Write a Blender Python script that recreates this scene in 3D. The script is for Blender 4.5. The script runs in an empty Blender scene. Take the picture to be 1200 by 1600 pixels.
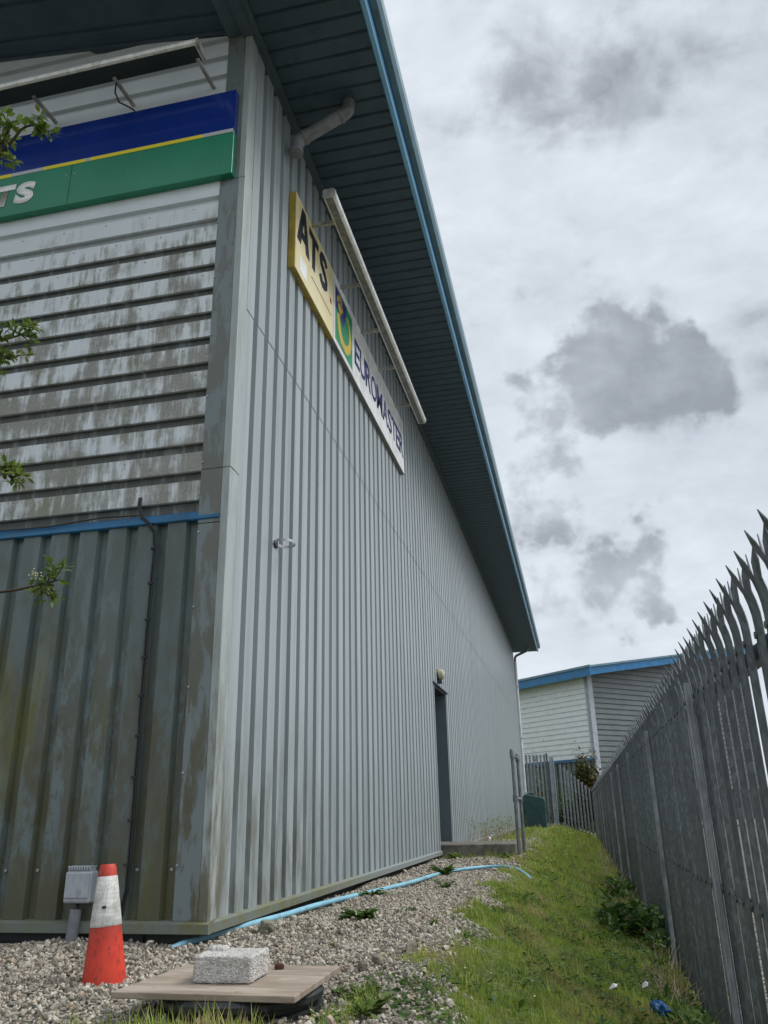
import bpy, bmesh, math, random
import numpy as np
from mathutils import Vector, Matrix, noise as mnoise
R = math.radians
S = bpy.context.scene
COL = S.collection
rng = np.random.default_rng(7)
random.seed(7)

# ------------------------------------------------------------------ camera
YAW, PITCH, ROLL, FPX = -0.2173912201620576, 0.3580101804090191, -0.021764816590132983, 1254.736
cd = bpy.data.cameras.new("camera"); cam = bpy.data.objects.new("camera", cd); COL.objects.link(cam)
cd.sensor_fit = 'VERTICAL'; cd.sensor_height = 36.0; cd.lens = FPX / 1600 * 36.0
cd.clip_start = 0.05; cd.clip_end = 3000
f = Vector((math.sin(YAW)*math.cos(PITCH), math.cos(YAW)*math.cos(PITCH), math.sin(PITCH)))
r = Vector((math.cos(YAW), -math.sin(YAW), 0)); u = r.cross(f)
r2 = r*math.cos(ROLL) + u*math.sin(ROLL); u2 = -r*math.sin(ROLL) + u*math.cos(ROLL)
m = Matrix((r2, u2, -f)).transposed().to_4x4(); m.translation = (1.856, -4.067, 0.477)
cam.matrix_world = m
S.camera = cam
S.render.resolution_x = 768; S.render.resolution_y = 1024

# ------------------------------------------------------------------ world (overcast daylight sky)
SUN_EL, SUN_AZ = R(52), R(68)      # azimuth clockwise from +Y
W = bpy.data.worlds.new("World"); S.world = W; W.use_nodes = True
nt = W.node_tree; N = nt.nodes; Lk = nt.links
for n in list(N): N.remove(n)
def wn(t, **k):
    n = N.new(t)
    for a, b in k.items(): setattr(n, a, b)
    return n
def wmath(op, a, b=None, c=None, clamp=False):
    n = wn('ShaderNodeMath', operation=op, use_clamp=clamp)
    for i, v in enumerate((a, b, c)):
        if v is None: continue
        if isinstance(v, (int, float)): n.inputs[i].default_value = v
        else: Lk.new(v, n.inputs[i])
    return n.outputs[0]
tc = wn('ShaderNodeTexCoord'); DIR = tc.outputs['Generated']
sky = wn('ShaderNodeTexSky', sky_type='NISHITA'); sky.sun_disc = False
sky.sun_elevation = SUN_EL; sky.sun_rotation = SUN_AZ
skym = wn('ShaderNodeVectorMath', operation='SCALE'); Lk.new(sky.outputs[0], skym.inputs[0]); skym.inputs['Scale'].default_value = 0.10
def wnoise(scale, detail, rough, stretch=(1, 1, 1), dist=0.0, off=(0, 0, 0)):
    mp = wn('ShaderNodeMapping'); mp.inputs['Scale'].default_value = stretch; mp.inputs['Location'].default_value = off
    Lk.new(DIR, mp.inputs['Vector'])
    n = wn('ShaderNodeTexNoise'); n.inputs['Scale'].default_value = scale; n.inputs['Detail'].default_value = detail
    n.inputs['Roughness'].default_value = rough; n.inputs['Distortion'].default_value = dist
    Lk.new(mp.outputs[0], n.inputs['Vector']); return n.outputs['Fac']
n_big = wnoise(2.2, 5, 0.55, (1, 1, 1.6), 0.4, (3.1, 0, 0))
n_mid = wnoise(7.0, 9, 0.56, (1, 1, 1.5), 0.3, (0, 2, 0))
n_fine = wnoise(16.0, 6, 0.6, (1, 1, 2.2), 0.2)
ramp = wn('ShaderNodeValToRGB'); Lk.new(wmath('ADD', wmath('MULTIPLY', n_big, 0.7), wmath('MULTIPLY', n_fine, 0.3)), ramp.inputs[0])
el = ramp.color_ramp.elements
el[0].position = 0.34; el[0].color = (0.55, 0.60, 0.665, 1); el[1].position = 0.62; el[1].color = (0.78, 0.835, 0.90, 1)
# (direction, radius, weight)
BL = [((0.085,0.877,0.463),0.115,1.0),((0.14,0.876,0.452),0.09,1.0),((0.055,0.868,0.49),0.08,.9),((-0.005,0.889,0.452),0.075,1.0),
      ((-0.01,0.924,0.381),0.070,.8),((-0.045,0.932,0.363),0.06,.7),
      ((0.050,0.955,0.283),0.070,1),((-0.03,0.968,0.250),0.070,.8),((0.075,0.967,0.240),0.060,.9),((0.02,0.964,0.255),0.060,.8),
      ((0.041,0.65,0.759),0.17,.62),((0.228,0.685,0.692),0.15,.5),((0.055,0.82,0.56),0.07,.38),((0.31,0.80,0.50),0.12,.5),((0.16,0.60,0.78),0.15,.4),
      ((-0.5,0.7,0.5),0.3,.7),((0.7,0.5,0.5),0.3,.7),((-.1,.3,.95),0.3,.6)]
wv = []
for sc_, am, off in ((5.5, .11, (0, 0, 0)), (13.0, .085, (4, 1, 2))):
    mp_ = wn('ShaderNodeMapping'); mp_.inputs['Location'].default_value = off; Lk.new(DIR, mp_.inputs['Vector'])
    nn = wn('ShaderNodeTexNoise'); nn.inputs['Scale'].default_value = sc_; nn.inputs['Detail'].default_value = 4; nn.inputs['Roughness'].default_value = .6; Lk.new(mp_.outputs[0], nn.inputs['Vector'])
    sb = wn('ShaderNodeVectorMath', operation='SUBTRACT'); Lk.new(nn.outputs['Color'], sb.inputs[0]); sb.inputs[1].default_value = (.5, .5, .5)
    ss = wn('ShaderNodeVectorMath', operation='SCALE'); Lk.new(sb.outputs[0], ss.inputs[0]); ss.inputs['Scale'].default_value = am*2; wv.append(ss.outputs[0])
w1 = wn('ShaderNodeVectorMath', operation='ADD'); Lk.new(DIR, w1.inputs[0]); Lk.new(wv[0], w1.inputs[1])
w2 = wn('ShaderNodeVectorMath', operation='ADD'); Lk.new(w1.outputs[0], w2.inputs[0]); Lk.new(wv[1], w2.inputs[1]); WDIR = w2.outputs[0]
field = None
for d, rad, w in BL:
    v = Vector(d).normalized()
    dd = wn('ShaderNodeVectorMath', operation='DISTANCE'); Lk.new(WDIR, dd.inputs[0]); dd.inputs[1].default_value = v
    q = wmath('MULTIPLY', wmath('SUBTRACT', 1.0, wmath('DIVIDE', dd.outputs['Value'], rad * 1.12), clamp=True), w)
    field = q if field is None else wmath('SMOOTH_MAX', field, q, 0.08)
dn = wmath('MULTIPLY', wmath('SUBTRACT', n_mid, 0.5), 1.7)
msk = wn('ShaderNodeMapRange', interpolation_type='SMOOTHSTEP'); Lk.new(wmath('ADD', field, dn), msk.inputs['Value'])
msk.inputs['From Min'].default_value = 0.06; msk.inputs['From Max'].default_value = 0.60
mk = wmath('MULTIPLY', msk.outputs[0], wmath('MULTIPLY', wmath('MULTIPLY', field, 2.6, clamp=True), 0.86))
dark = wn('ShaderNodeValToRGB'); Lk.new(n_mid, dark.inputs[0])
dark.color_ramp.elements[0].position = .33; dark.color_ramp.elements[0].color = (0.50, 0.54, 0.59, 1)
dark.color_ramp.elements[1].position = .62; dark.color_ramp.elements[1].color = (0.27, 0.295, 0.335, 1)
mx = wn('ShaderNodeMix', data_type='RGBA'); Lk.new(mk, mx.inputs['Factor']); Lk.new(ramp.outputs[0], mx.inputs[6]); Lk.new(dark.outputs[0], mx.inputs[7])
# added glow lobe, out of view and off the sun's bearing, brightens the walls
sep = wn('ShaderNodeSeparateXYZ'); Lk.new(DIR, sep.inputs[0])
dt = wn('ShaderNodeVectorMath', operation='DOT_PRODUCT'); Lk.new(DIR, dt.inputs[0])
sv = Vector((math.sin(SUN_AZ)*math.cos(SUN_EL), math.cos(SUN_AZ)*math.cos(SUN_EL), math.sin(SUN_EL)))
GA, GE = R(98), R(56); dt.inputs[1].default_value = (math.sin(GA)*math.cos(GE), math.cos(GA)*math.cos(GE), math.sin(GE))
gl = wn('ShaderNodeMapRange', interpolation_type='SMOOTHSTEP'); Lk.new(dt.outputs['Value'], gl.inputs['Value'])
gl.inputs['From Min'].default_value = 0.66; gl.inputs['From Max'].default_value = 1.0; gl.inputs['To Min'].default_value = 1.0; gl.inputs['To Max'].default_value = 2.6
sc = wn('ShaderNodeVectorMath', operation='SCALE'); Lk.new(mx.outputs[2], sc.inputs[0]); Lk.new(gl.outputs[0], sc.inputs['Scale'])
mix2 = wn('ShaderNodeMix', data_type='RGBA'); mix2.inputs['Factor'].default_value = 0.94
Lk.new(skym.outputs[0], mix2.inputs[6]); Lk.new(sc.outputs[0], mix2.inputs[7])
bg = wn('ShaderNodeBackground'); Lk.new(mix2.outputs[2], bg.inputs[0]); bg.inputs[1].default_value = 0.74
wo = wn('ShaderNodeOutputWorld'); Lk.new(bg.outputs[0], wo.inputs[0])

sl = bpy.data.lights.new("sun", 'SUN'); sun = bpy.data.objects.new("sun", sl); COL.objects.link(sun)
sl.energy = 1.5; sl.angle = R(22); sl.color = (1.0, 0.965, 0.91)
sun.rotation_euler = (-sv).to_track_quat('-Z', 'Y').to_euler()
S.view_settings.view_transform = 'Standard'; S.view_settings.look = 'None'
S.view_settings.exposure = 0.52; S.view_settings.gamma = 1.0

# ------------------------------------------------------------------ materials
class NT:
    def __init__(s, name):
        s.m = bpy.data.materials.new(name); s.m.use_nodes = True; s.t = s.m.node_tree; s.N = s.t.nodes; s.L = s.t.links
        s.b = s.N['Principled BSDF']; s.out = s.N['Material Output']
        s.tc = s.N.new('ShaderNodeTexCoord'); s.obj = s.tc.outputs['Object']; s.geo = s.N.new('ShaderNodeNewGeometry')
        s.pos = s.geo.outputs['Position']
    def lk(s, a, b): s.L.new(a, b)
    def val(s, sock, v):
        if isinstance(v, (int, float)): sock.default_value = v
        elif isinstance(v, tuple): sock.default_value = v if len(v) != 3 or sock.type != 'RGBA' else v + (1,)
        else: s.L.new(v, sock)
    def math(s, op, a, b=None, c=None, clamp=False):
        n = s.N.new('ShaderNodeMath'); n.operation = op; n.use_clamp = clamp
        for i, v in enumerate((a, b, c)):
            if v is not None: s.val(n.inputs[i], v)
        return n.outputs[0]
    def noise(s, scale, detail=5, rough=.55, stretch=(1, 1, 1), vec=None, dist=0.0, off=(0, 0, 0)):
        mp = s.N.new('ShaderNodeMapping'); mp.inputs['Scale'].default_value = stretch; mp.inputs['Location'].default_value = off
        s.lk(vec or s.pos, mp.inputs['Vector'])
        n = s.N.new('ShaderNodeTexNoise'); n.inputs['Scale'].default_value = scale; n.inputs['Detail'].default_value = detail
        n.inputs['Roughness'].default_value = rough; n.inputs['Distortion'].default_value = dist
        s.lk(mp.outputs[0], n.inputs['Vector']); return n.outputs['Fac']
    def vor(s, scale, stretch=(1, 1, 1), feature='F1', out='Distance'):
        mp = s.N.new('ShaderNodeMapping'); mp.inputs['Scale'].default_value = stretch; s.lk(s.pos, mp.inputs['Vector'])
        n = s.N.new('ShaderNodeTexVoronoi'); n.inputs['Scale'].default_value = scale; n.feature = feature
        s.lk(mp.outputs[0], n.inputs['Vector']); return n.outputs[out]
    def rng(s, v, a, b, c=0.0, d=1.0, smooth=True):
        n = s.N.new('ShaderNodeMapRange'); n.interpolation_type = 'SMOOTHSTEP' if smooth else 'LINEAR'
        s.val(n.inputs['Value'], v); n.inputs['From Min'].default_value = a; n.inputs['From Max'].default_value = b
        n.inputs['To Min'].default_value = c; n.inputs['To Max'].default_value = d; return n.outputs[0]
    def mix(s, f, a, b, mode='MIX'):
        n = s.N.new('ShaderNodeMix'); n.data_type = 'RGBA'; n.blend_type = mode
        s.val(n.inputs['Factor'], f); s.val(n.inputs[6], a); s.val(n.inputs[7], b); return n.outputs[2]
    def xyz(s, v=None):
        n = s.N.new('ShaderNodeSeparateXYZ'); s.lk(v or s.pos, n.inputs[0]); return n.outputs
    def attr(s, name):
        n = s.N.new('ShaderNodeAttribute'); n.attribute_name = name; return n.outputs['Fac']
    def ramp(s, v, *stops):
        n = s.N.new('ShaderNodeValToRGB'); s.val(n.inputs[0], v); e = n.color_ramp.elements
        while len(e) < len(stops): e.new(0.5)
        for q, (p, c) in zip(e, stops): q.position = p; q.color = c + (1,)
        return n.outputs[0]
    def bump(s, h, strength, dist=0.01):
        n = s.N.new('ShaderNodeBump'); n.inputs['Strength'].default_value = strength; n.inputs['Distance'].default_value = dist
        s.lk(h, n.inputs['Height']); s.lk(n.outputs[0], s.b.inputs['Normal'])
    def set(s, **k):
        mp = {'col': 'Base Color', 'rough': 'Roughness', 'metal': 'Metallic', 'spec': 'Specular IOR Level', 'coat': 'Coat Weight'}
        for a, v in k.items(): s.val(s.b.inputs[mp[a]], v)
        return s

def simple(name, col, rough=.5, metal=0.0, var=.25, scale=9, bump=0.0, dirt=None, spec=.5):
    t = NT(name); n = t.noise(scale, 6, .6)
    c = t.mix(t.rng(n, .3, .7), tuple(x*(1-var) for x in col), tuple(min(1, x*(1+var*.6)) for x in col))
    if dirt: c = t.mix(t.math('MULTIPLY', t.rng(t.noise(scale*2.3, 8, .65, (1, 1, .35)), .5, .72), dirt[1]), c, dirt[0])
    t.set(col=c, rough=t.rng(n, .2, .8, max(.05, rough-.08), min(1, rough+.1)), metal=metal, spec=spec)
    if bump: t.bump(t.noise(scale*12, 5, .6), bump, .004)
    return t.m
M = {}
# side wall: pale grey coated steel, weathered, algae near the base at the corner
t = NT('side_cladding'); x, y, z = t.xyz()
pan = t.noise(1.0, 0, 0, (0, 5.0, 0), off=(0, .37, 0))
c = t.mix(t.rng(pan, .35, .65), (0.275, 0.312, 0.325), (0.345, 0.382, 0.392))
st = t.noise(14, 7, .6, (1, 1, .04)); c = t.mix(t.math('MULTIPLY', t.rng(st, .48, .72), .5), c, (0.20, 0.225, 0.215))
sp = t.noise(30, 5, .7, (1, 1, .4)); low = t.rng(z, 1.5, 0.0); nearc = t.rng(y, 3.5, 0.0)
lm = t.math('MULTIPLY', t.math('MULTIPLY', low, t.rng(t.noise(9, 8, .65, (1, 1, .22)), .40, .66)), t.math('ADD', .22, t.math('MULTIPLY', nearc, .66)))
c = t.mix(lm, c, (0.115, 0.11, 0.075))
c = t.mix(t.math('MULTIPLY', t.rng(sp, .64, .70), .35), c, (0.16, 0.17, 0.14))
t.set(col=c, rough=t.rng(st, .3, .7, .36, .5), spec=.5); t.bump(t.noise(2.6, 3, .5, (1, 1, .6)), .2, .02); M['side'] = t.m
# front lower cladding: dark, green and mossy
t = NT('lower_front_cladding'); x, y, z = t.xyz()
n1 = t.noise(2.3, 6, .6, (1, 1, .35), off=(4, 0, 0)); n2 = t.noise(11, 12, .74, (1, 1, .32), dist=.2); n3 = t.noise(26, 8, .7, (1, 1, .3))
c = t.mix(t.rng(n1, .35, .68), (0.125, 0.165, 0.168), (0.082, 0.110, 0.106))
c = t.mix(t.math('MULTIPLY', t.rng(n2, .475, .505), t.math('ADD', .30, t.math('MULTIPLY', t.rng(z, 1.9, .9), .5))), c, (0.092, 0.096, 0.072))
mo = t.math('MULTIPLY', t.rng(t.math('ADD', t.noise(2.1, 8, .68, (1.6, 1, .40), off=(1.3, 0, .2)), t.rng(x, -.75, -1.5, 0, .14)), .52, .64), t.rng(z, 1.75, 1.0))
c = t.mix(t.math('MULTIPLY', mo, .75), c, (0.120, 0.130, 0.030))
c = t.mix(t.math('MULTIPLY', t.rng(t.math('SUBTRACT', t.noise(6, 8, .7, (1, 1, .4), off=(3, 0, 3)), t.math('MULTIPLY', z, .16)), .34, .50), .7), c, (0.080, 0.078, 0.038))
c = t.mix(t.math('MULTIPLY', t.rng(n3, .62, .74), .4), c, (0.20, 0.22, 0.20))
t.set(col=c, rough=t.rng(n2, .40, .58, .22, .58), spec=.5); t.bump(n3, .15, .004); M['low'] = t.m
# front upper cladding: whitish with black lichen streaks on the crowns
t = NT('upper_front_cladding'); x, y, z = t.xyz()
n2 = t.noise(16, 10, .68, (1, 1, .16)); n3 = t.noise(3.2, 6, .6, (1, 1, 1.1), off=(0, 0, 2.2)); n4 = t.noise(90, 6, .75, (1, 1, .7))
c = t.mix(t.rng(n3, .3, .7), (0.62, 0.68, 0.71), (0.70, 0.75, 0.77))
amt = t.math('MULTIPLY', t.rng(z, 4.55, 4.05), t.rng(t.math('ADD', t.math('MULTIPLY', n2, .6), t.math('ADD', t.math('MULTIPLY', n3, .55), t.rng(z, 4.3, 2.9, 0, .10, False))), .56, .72))
rec = t.rng(y, -.026, -.033)     # the crowns stand proud of the wall
amt = t.math('MULTIPLY', amt, t.math('ADD', .35, t.math('MULTIPLY', rec, .6)))
dirt = t.mix(t.rng(n4, .25, .75), (0.19, 0.19, 0.165), (0.33, 0.33, 0.30))
dirt = t.mix(t.rng(t.noise(2.1, 4, .5, off=(7, 0, 0)), .5, .7), dirt, (0.19, 0.20, 0.12))
c = t.mix(amt, c, dirt)
c = t.mix(t.math('MULTIPLY', t.rng(n4, .60, .72), t.math('MULTIPLY', .3, t.rng(z, 4.6, 4.1))), c, (0.56, 0.58, 0.55))
c = t.mix(t.math('MULTIPLY', t.math('MULTIPLY', t.math('SUBTRACT', 1.0, t.rng(y, -.014, -.030)), t.rng(z, 4.5, 4.0)), t.rng(n2, .25, .5, .6, .95)), c, (0.060, 0.068, 0.058))  # recess floors painted dark for the shade between the crowns
c = t.mix(t.math('MULTIPLY', t.math('MULTIPLY', t.math('GREATER_THAN', y, -.030), 0.35), t.rng(z, 4.4, 4.5)), c, (0.2, 0.22, 0.23))  # upper rows: gap shade also put into the recess colour
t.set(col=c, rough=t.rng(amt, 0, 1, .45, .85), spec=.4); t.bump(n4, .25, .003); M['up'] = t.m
# trims
t = NT('corner_trim'); x, y, z = t.xyz()
n2 = t.noise(13, 8, .68, (1, 1, .2)); c = t.mix(t.rng(n2, .4, .7), (0.34, 0.38, 0.37), (0.26, 0.285, 0.27))
c = t.mix(t.math('MULTIPLY', t.rng(z, 1.8, 0), t.rng(n2, .38, .62)), c, (0.13, 0.125, 0.085))
t.set(col=c, rough=.45); M['ctrim'] = t.m
t = NT('dark_trim'); x, y, z = t.xyz()
n2 = t.noise(10, 9, .68, (1, 1, .25)); c = t.mix(t.rng(n2, .47, .54), (0.165, 0.20, 0.205), (0.13, 0.14, 0.125))
c = t.mix(t.math('MULTIPLY', t.rng(z, 2.2, .2), t.rng(n2, .45, .6)), c, (0.085, 0.085, 0.045))
t.set(col=c, rough=.42); M['dtrim'] = t.m
t = NT('base_flashing'); n2 = t.noise(8, 8, .65, (1, 1, 1)); x, y, z = t.xyz()
c = t.mix(t.rng(n2, .42, .62), (0.155, 0.175, 0.15), (0.15, 0.145, 0.06)); c = t.mix(t.rng(y, 1.0, 4.5), c, (0.21, 0.235, 0.225))
t.set(col=c, rough=.55); M['flash'] = t.m
M['blue'] = simple('blue_flashing', (0.012, 0.13, 0.28), .35, 0, .3, 5, dirt=((0.05, 0.09, 0.12), .5))
M['bluef'] = simple('blue_fascia', (0.015, 0.165, 0.37), .4, 0, .2, 3); M['blip'] = simple('blue_lip_sky_sheen', (0.20, 0.47, 0.68), .2, 0, .1, 3)  # lip blue lightened: the sky's reflection is painted into it
M['gutter'] = simple('gutter_green', (0.12, 0.24, 0.30), .35, 0, .2, 4, dirt=((0.12, 0.13, 0.1), .6))
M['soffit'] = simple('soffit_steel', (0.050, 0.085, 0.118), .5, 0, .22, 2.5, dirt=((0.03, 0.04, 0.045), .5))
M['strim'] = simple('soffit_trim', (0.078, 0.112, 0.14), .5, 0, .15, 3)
M['roof'] = simple('roof_steel', (0.30, 0.33, 0.34), .5)
M['plinth'] = simple('plinth_concrete', (0.075, 0.085, 0.075), .9, 0, .35, 9, .4)
M['black'] = simple('black_plastic', (0.012, 0.013, 0.014), .5)
M['reveal'] = simple('door_reveal', (0.095, 0.125, 0.14), .5, 0, .12, 2)
M['door'] = simple('door_paint', (0.10, 0.13, 0.145), .45, 0, .12, 2)
M['darkgap'] = simple('lintel_dark', (0.03, 0.035, 0.04), .6)
M['pvc'] = simple('grey_pvc', (0.20, 0.215, 0.225), .38, 0, .2, 8, dirt=((0.06, 0.06, 0.05), .5))
M['pvcw'] = simple('white_pvc', (0.62, 0.65, 0.68), .4, 0, .12, 5, dirt=((0.3, 0.3, 0.26), .4))
M['boxg'] = simple('box_grey', (0.38, 0.41, 0.44), .45, 0, .12, 12, dirt=((0.14, 0.15, 0.13), .5))
M['alu'] = simple('weathered_aluminium', (0.46, 0.45, 0.42), .42, .15, .35, 7, dirt=((0.10, 0.095, 0.075), .75))
M['alub'] = simple('bright_lip', (0.80, 0.81, 0.77), .4, .1, .15, 9, dirt=((0.3, 0.3, 0.22), .6))
M['lampd'] = simple('lamp_underside', (0.03, 0.038, 0.036), .45, 0, .2, 6)
M['lens'] = simple('dirty_diffuser', (0.20, 0.195, 0.17), .35, 0, .4, 12, dirt=((0.07, 0.065, 0.05), .7))
t = NT('yellow_panel'); n2 = t.noise(2.2, 5, .6); x, y, z = t.xyz()
c = t.mix(t.rng(n2, .3, .7), (0.80, 0.69, 0.38), (0.88, 0.80, 0.52)); c = t.mix(t.math('MULTIPLY', t.rng(z, 4.8, 5.3), .35), c, (0.50, 0.42, 0.14))
c = t.mix(t.math('MULTIPLY', t.rng(t.noise(30, 6, .6, (1, 1, .2)), .55, .75), .4), c, (0.36, 0.30, 0.15)); t.set(col=c, rough=.35); M['ypan'] = t.m
M['yedge'] = simple('yellow_edge', (0.42, 0.31, 0.055), .4, 0, .3, 6, dirt=((0.16, 0.13, 0.04), .6))
M['wpan'] = simple('white_panel', (0.80, 0.80, 0.79), .35, 0, .1, 4, dirt=((0.42, 0.43, 0.40), .7))
M['gedge'] = simple('grey_edge', (0.22, 0.23, 0.22), .5, 0, .2, 6, dirt=((0.10, 0.10, 0.08), .6))
M['ink'] = simple('black_letter', (0.010, 0.014, 0.03), .35, 0, .2)
M['navy'] = simple('navy_letter', (0.02, 0.035, 0.17), .35, 0, .2)
M['white'] = simple('white_letter', (0.97, 0.98, 0.98), .3, 0, .02, 9)
M['lgreen'] = simple('emblem_green', (0.015, 0.27, 0.12), .35, 0, .15)
M['lyel'] = simple('emblem_yellow', (0.62, 0.46, 0.06), .35, 0, .15)
M['lblue'] = simple('emblem_blue', (0.012, 0.03, 0.17), .35, 0, .15)
M['red'] = simple('red_tag', (0.35, 0.03, 0.03), .5)
t = NT('green_fascia_panel'); n2 = t.noise(22, 6, .6, (1, 1, .12)); c = t.mix(t.rng(t.noise(2, 4, .5), .3, .7), (0.006, 0.20, 0.105), (0.010, 0.235, 0.125))
c = t.mix(t.math('MULTIPLY', t.rng(n2, .58, .75), .28), c, (0.16, 0.33, 0.24)); t.set(col=c, rough=.28); M['sgreen'] = t.m
t = NT('blue_fascia_panel'); n2 = t.noise(3, 6, .6); c = t.mix(t.rng(n2, .35, .7), (0.006, 0.028, 0.20), (0.010, 0.036, 0.24))
t.set(col=c, rough=.12, coat=.4); t.bump(t.noise(1.2, 2, .4), .08, .03); M['sblue'] = t.m
t = NT('yellow_stripe'); x, y, z = t.xyz(); c = t.mix(t.math('GREATER_THAN', t.noise(2.6, 1, .3, (1, 0, 0), off=(.7, 0, 0)), .53), (0.80, 0.66, 0.02), (0.48, 0.50, 0.50)); t.set(col=c, rough=.4); M['syel'] = t.m
# galvanised palisade
t = NT('galvanised_steel'); v = t.N.new('ShaderNodeTexVoronoi'); v.inputs['Scale'].default_value = 60
mp = t.N.new('ShaderNodeMapping'); mp.inputs['Scale'].default_value = (1, 1, .7); t.lk(t.pos, mp.inputs['Vector']); t.lk(mp.outputs[0], v.inputs['Vector'])
vx = t.xyz(v.outputs['Color']); n2 = t.noise(5, 7, .65, (1, 1, .25)); n3 = t.noise(40, 6, .7, (1, 1, .15))
c = t.mix(t.rng(vx[0], .2, 1), (0.135, 0.152, 0.165), (0.225, 0.245, 0.26)); c = t.mix(t.math('MULTIPLY', t.rng(n2, .42, .7), .55), c, (0.065, 0.077, 0.085))
c = t.mix(t.math('MULTIPLY', t.rng(n3, .60, .76), .5), c, (0.40, 0.41, 0.41))
oi = t.N.new('ShaderNodeObjectInfo'); c = t.mix(t.rng(oi.outputs['Random'], 0, 1, 0, .45, False), c, (0.11, 0.12, 0.125))
t.set(col=c, rough=t.rng(vx[1], 0, 1, .42, .62), metal=.45); M['galv'] = t.m
M['galvp'] = simple('galvanised_post', (0.29, 0.31, 0.325), .5, .35, .3, 12, dirt=((0.10, 0.11, 0.11), .5))
M['galvw'] = simple('galvanised_gate_post', (0.40, 0.43, 0.47), .5, .2, .2, 6)
M['galvd'] = simple('galvanised_dull', (0.115, 0.125, 0.135), .55, .3, .3, 9)
M['tube'] = simple('galvanised_tube', (0.21, 0.225, 0.23), .45, .5, .3, 14, dirt=((0.12, 0.10, 0.07), .5))
M['bin'] = simple('green_polyethylene', (0.018, 0.068, 0.068), .45, 0, .25, 5)
M['conc'] = simple('step_concrete', (0.16, 0.15, 0.125), .9, 0, .45, 7, .6, dirt=((0.05, 0.048, 0.03), .8))
t = NT('rough_block'); v = t.vor(150); n2 = t.noise(70, 7, .75); g = t.xyz(t.geo.outputs['Normal'])
c = t.mix(t.rng(n2, .35, .65), (0.34, 0.325, 0.30), (0.68, 0.66, 0.62)); c = t.mix(t.rng(t.noise(230, 4, .6), .58, .68), c, (0.10, 0.095, 0.085))
c = t.mix(t.math('MULTIPLY', t.rng(t.noise(14, 6, .6, off=(0, 3, 0)), .45, .6), .5), c, (0.62, 0.61, 0.58)); t.set(col=c, rough=.95)
t.bump(t.math('ADD', v, n2), .9, .006); M['block'] = t.m
t = NT('weathered_board'); n2 = t.noise(8, 8, .62, (.35, 1.6, 1), dist=1.2); n3 = t.noise(4, 5, .6)
c = t.mix(t.rng(n2, .35, .65), (0.235, 0.18, 0.135), (0.37, 0.31, 0.25)); c = t.mix(t.math('MULTIPLY', t.rng(n3, .45, .7), .5), c, (0.34, 0.295, 0.23))
c = t.mix(t.math('MULTIPLY', t.rng(n2, .66, .72), .7), c, (0.17, 0.105, 0.07)); c = t.mix(t.math('MULTIPLY', t.rng(t.noise(26, 6, .7), .58, .7), .45), c, (0.13, 0.11, 0.085))
t.set(col=c, rough=.8); t.bump(n2, .4, .004); M['board'] = t.m
M['drum'] = simple('black_drum', (0.014, 0.016, 0.018), .5, 0, .4, 14, dirt=((0.06, 0.06, 0.05), .5))
t = NT('cone_orange'); n2 = t.noise(13, 8, .65); x, y, z = t.xyz()
c = t.mix(t.rng(n2, .3, .7), (0.50, 0.030, 0.014), (0.64, 0.048, 0.020)); c = t.mix(t.math('MULTIPLY', t.rng(t.noise(45, 7, .75, (1, 1, .7)), .55, .63), .75), c, (0.14, 0.03, 0.02))
c = t.mix(t.math('MULTIPLY', t.math('MULTIPLY', t.rng(z, .02, .09), t.rng(t.noise(7, 5, .6), .3, .6)), .55), c, (0.28, 0.035, 0.02)); t.set(col=c, rough=.5); M['cone'] = t.m
t = NT('cone_sleeve'); v = t.vor(22, (1, 1, .8), 'DISTANCE_TO_EDGE'); cr = t.math('LESS_THAN', v, .022)
w = t.N.new('ShaderNodeTexBrick'); w.inputs['Scale'].default_value = 16; w.inputs['Mortar Size'].default_value = .012; w.offset = 0
w.inputs['Color1'].default_value = w.inputs['Color2'].default_value = (1, 1, 1, 1); w.inputs['Mortar'].default_value = (0, 0, 0, 1)
mp = t.N.new('ShaderNodeMapping'); mp.inputs['Rotation'].default_value = (R(90), R(8), 0); t.lk(t.pos, mp.inputs['Vector']); t.lk(mp.outputs[0], w.inputs['Vector'])
c = t.mix(t.rng(t.noise(16, 8, .7), .38, .68), (0.70, 0.70, 0.67), (0.36, 0.35, 0.31)); c = t.mix(t.math('MULTIPLY', cr, .4), c, (0.35, 0.30, 0.25))
c = t.mix(t.math('ADD', t.xyz(w.outputs['Color'])[0], .45, clamp=True), (0.30, 0.29, 0.26), c); t.set(col=c, rough=.45); t.bump(v, .3, .003); M['sleeve'] = t.m
M['hose'] = simple('blue_hose', (0.22, 0.47, 0.58), .42, 0, .15, 8, dirt=((0.16, 0.20, 0.18), .6))
M['cable'] = simple('black_cable', (0.012, 0.014, 0.015), .5)
M['steel'] = simple('zinc_screw', (0.42, 0.43, 0.44), .4, .5)
M['cream'] = simple('cream_glass', (0.50, 0.46, 0.34), .35, 0, .2, 20)
M['bluerag'] = simple('blue_plastic', (0.005, 0.09, 0.26), .35, 0, .4, 20)
M['litter'] = simple('white_litter', (0.62, 0.62, 0.62), .6)
M['bud'] = simple('pale_buds', (0.36, 0.39, 0.22), .7); M['brown'] = simple('brown_lump', (0.07, 0.025, 0.015), .8)
M['bark'] = simple('bark', (0.055, 0.042, 0.028), .9, 0, .4, 20, .5)
M['straw'] = simple('dry_stem', (0.36, 0.29, 0.20), .8, 0, .4, 15)
M['stone'] = simple('mossy_stone', (0.20, 0.20, 0.14), .9, 0, .4, 30, .7)
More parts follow.
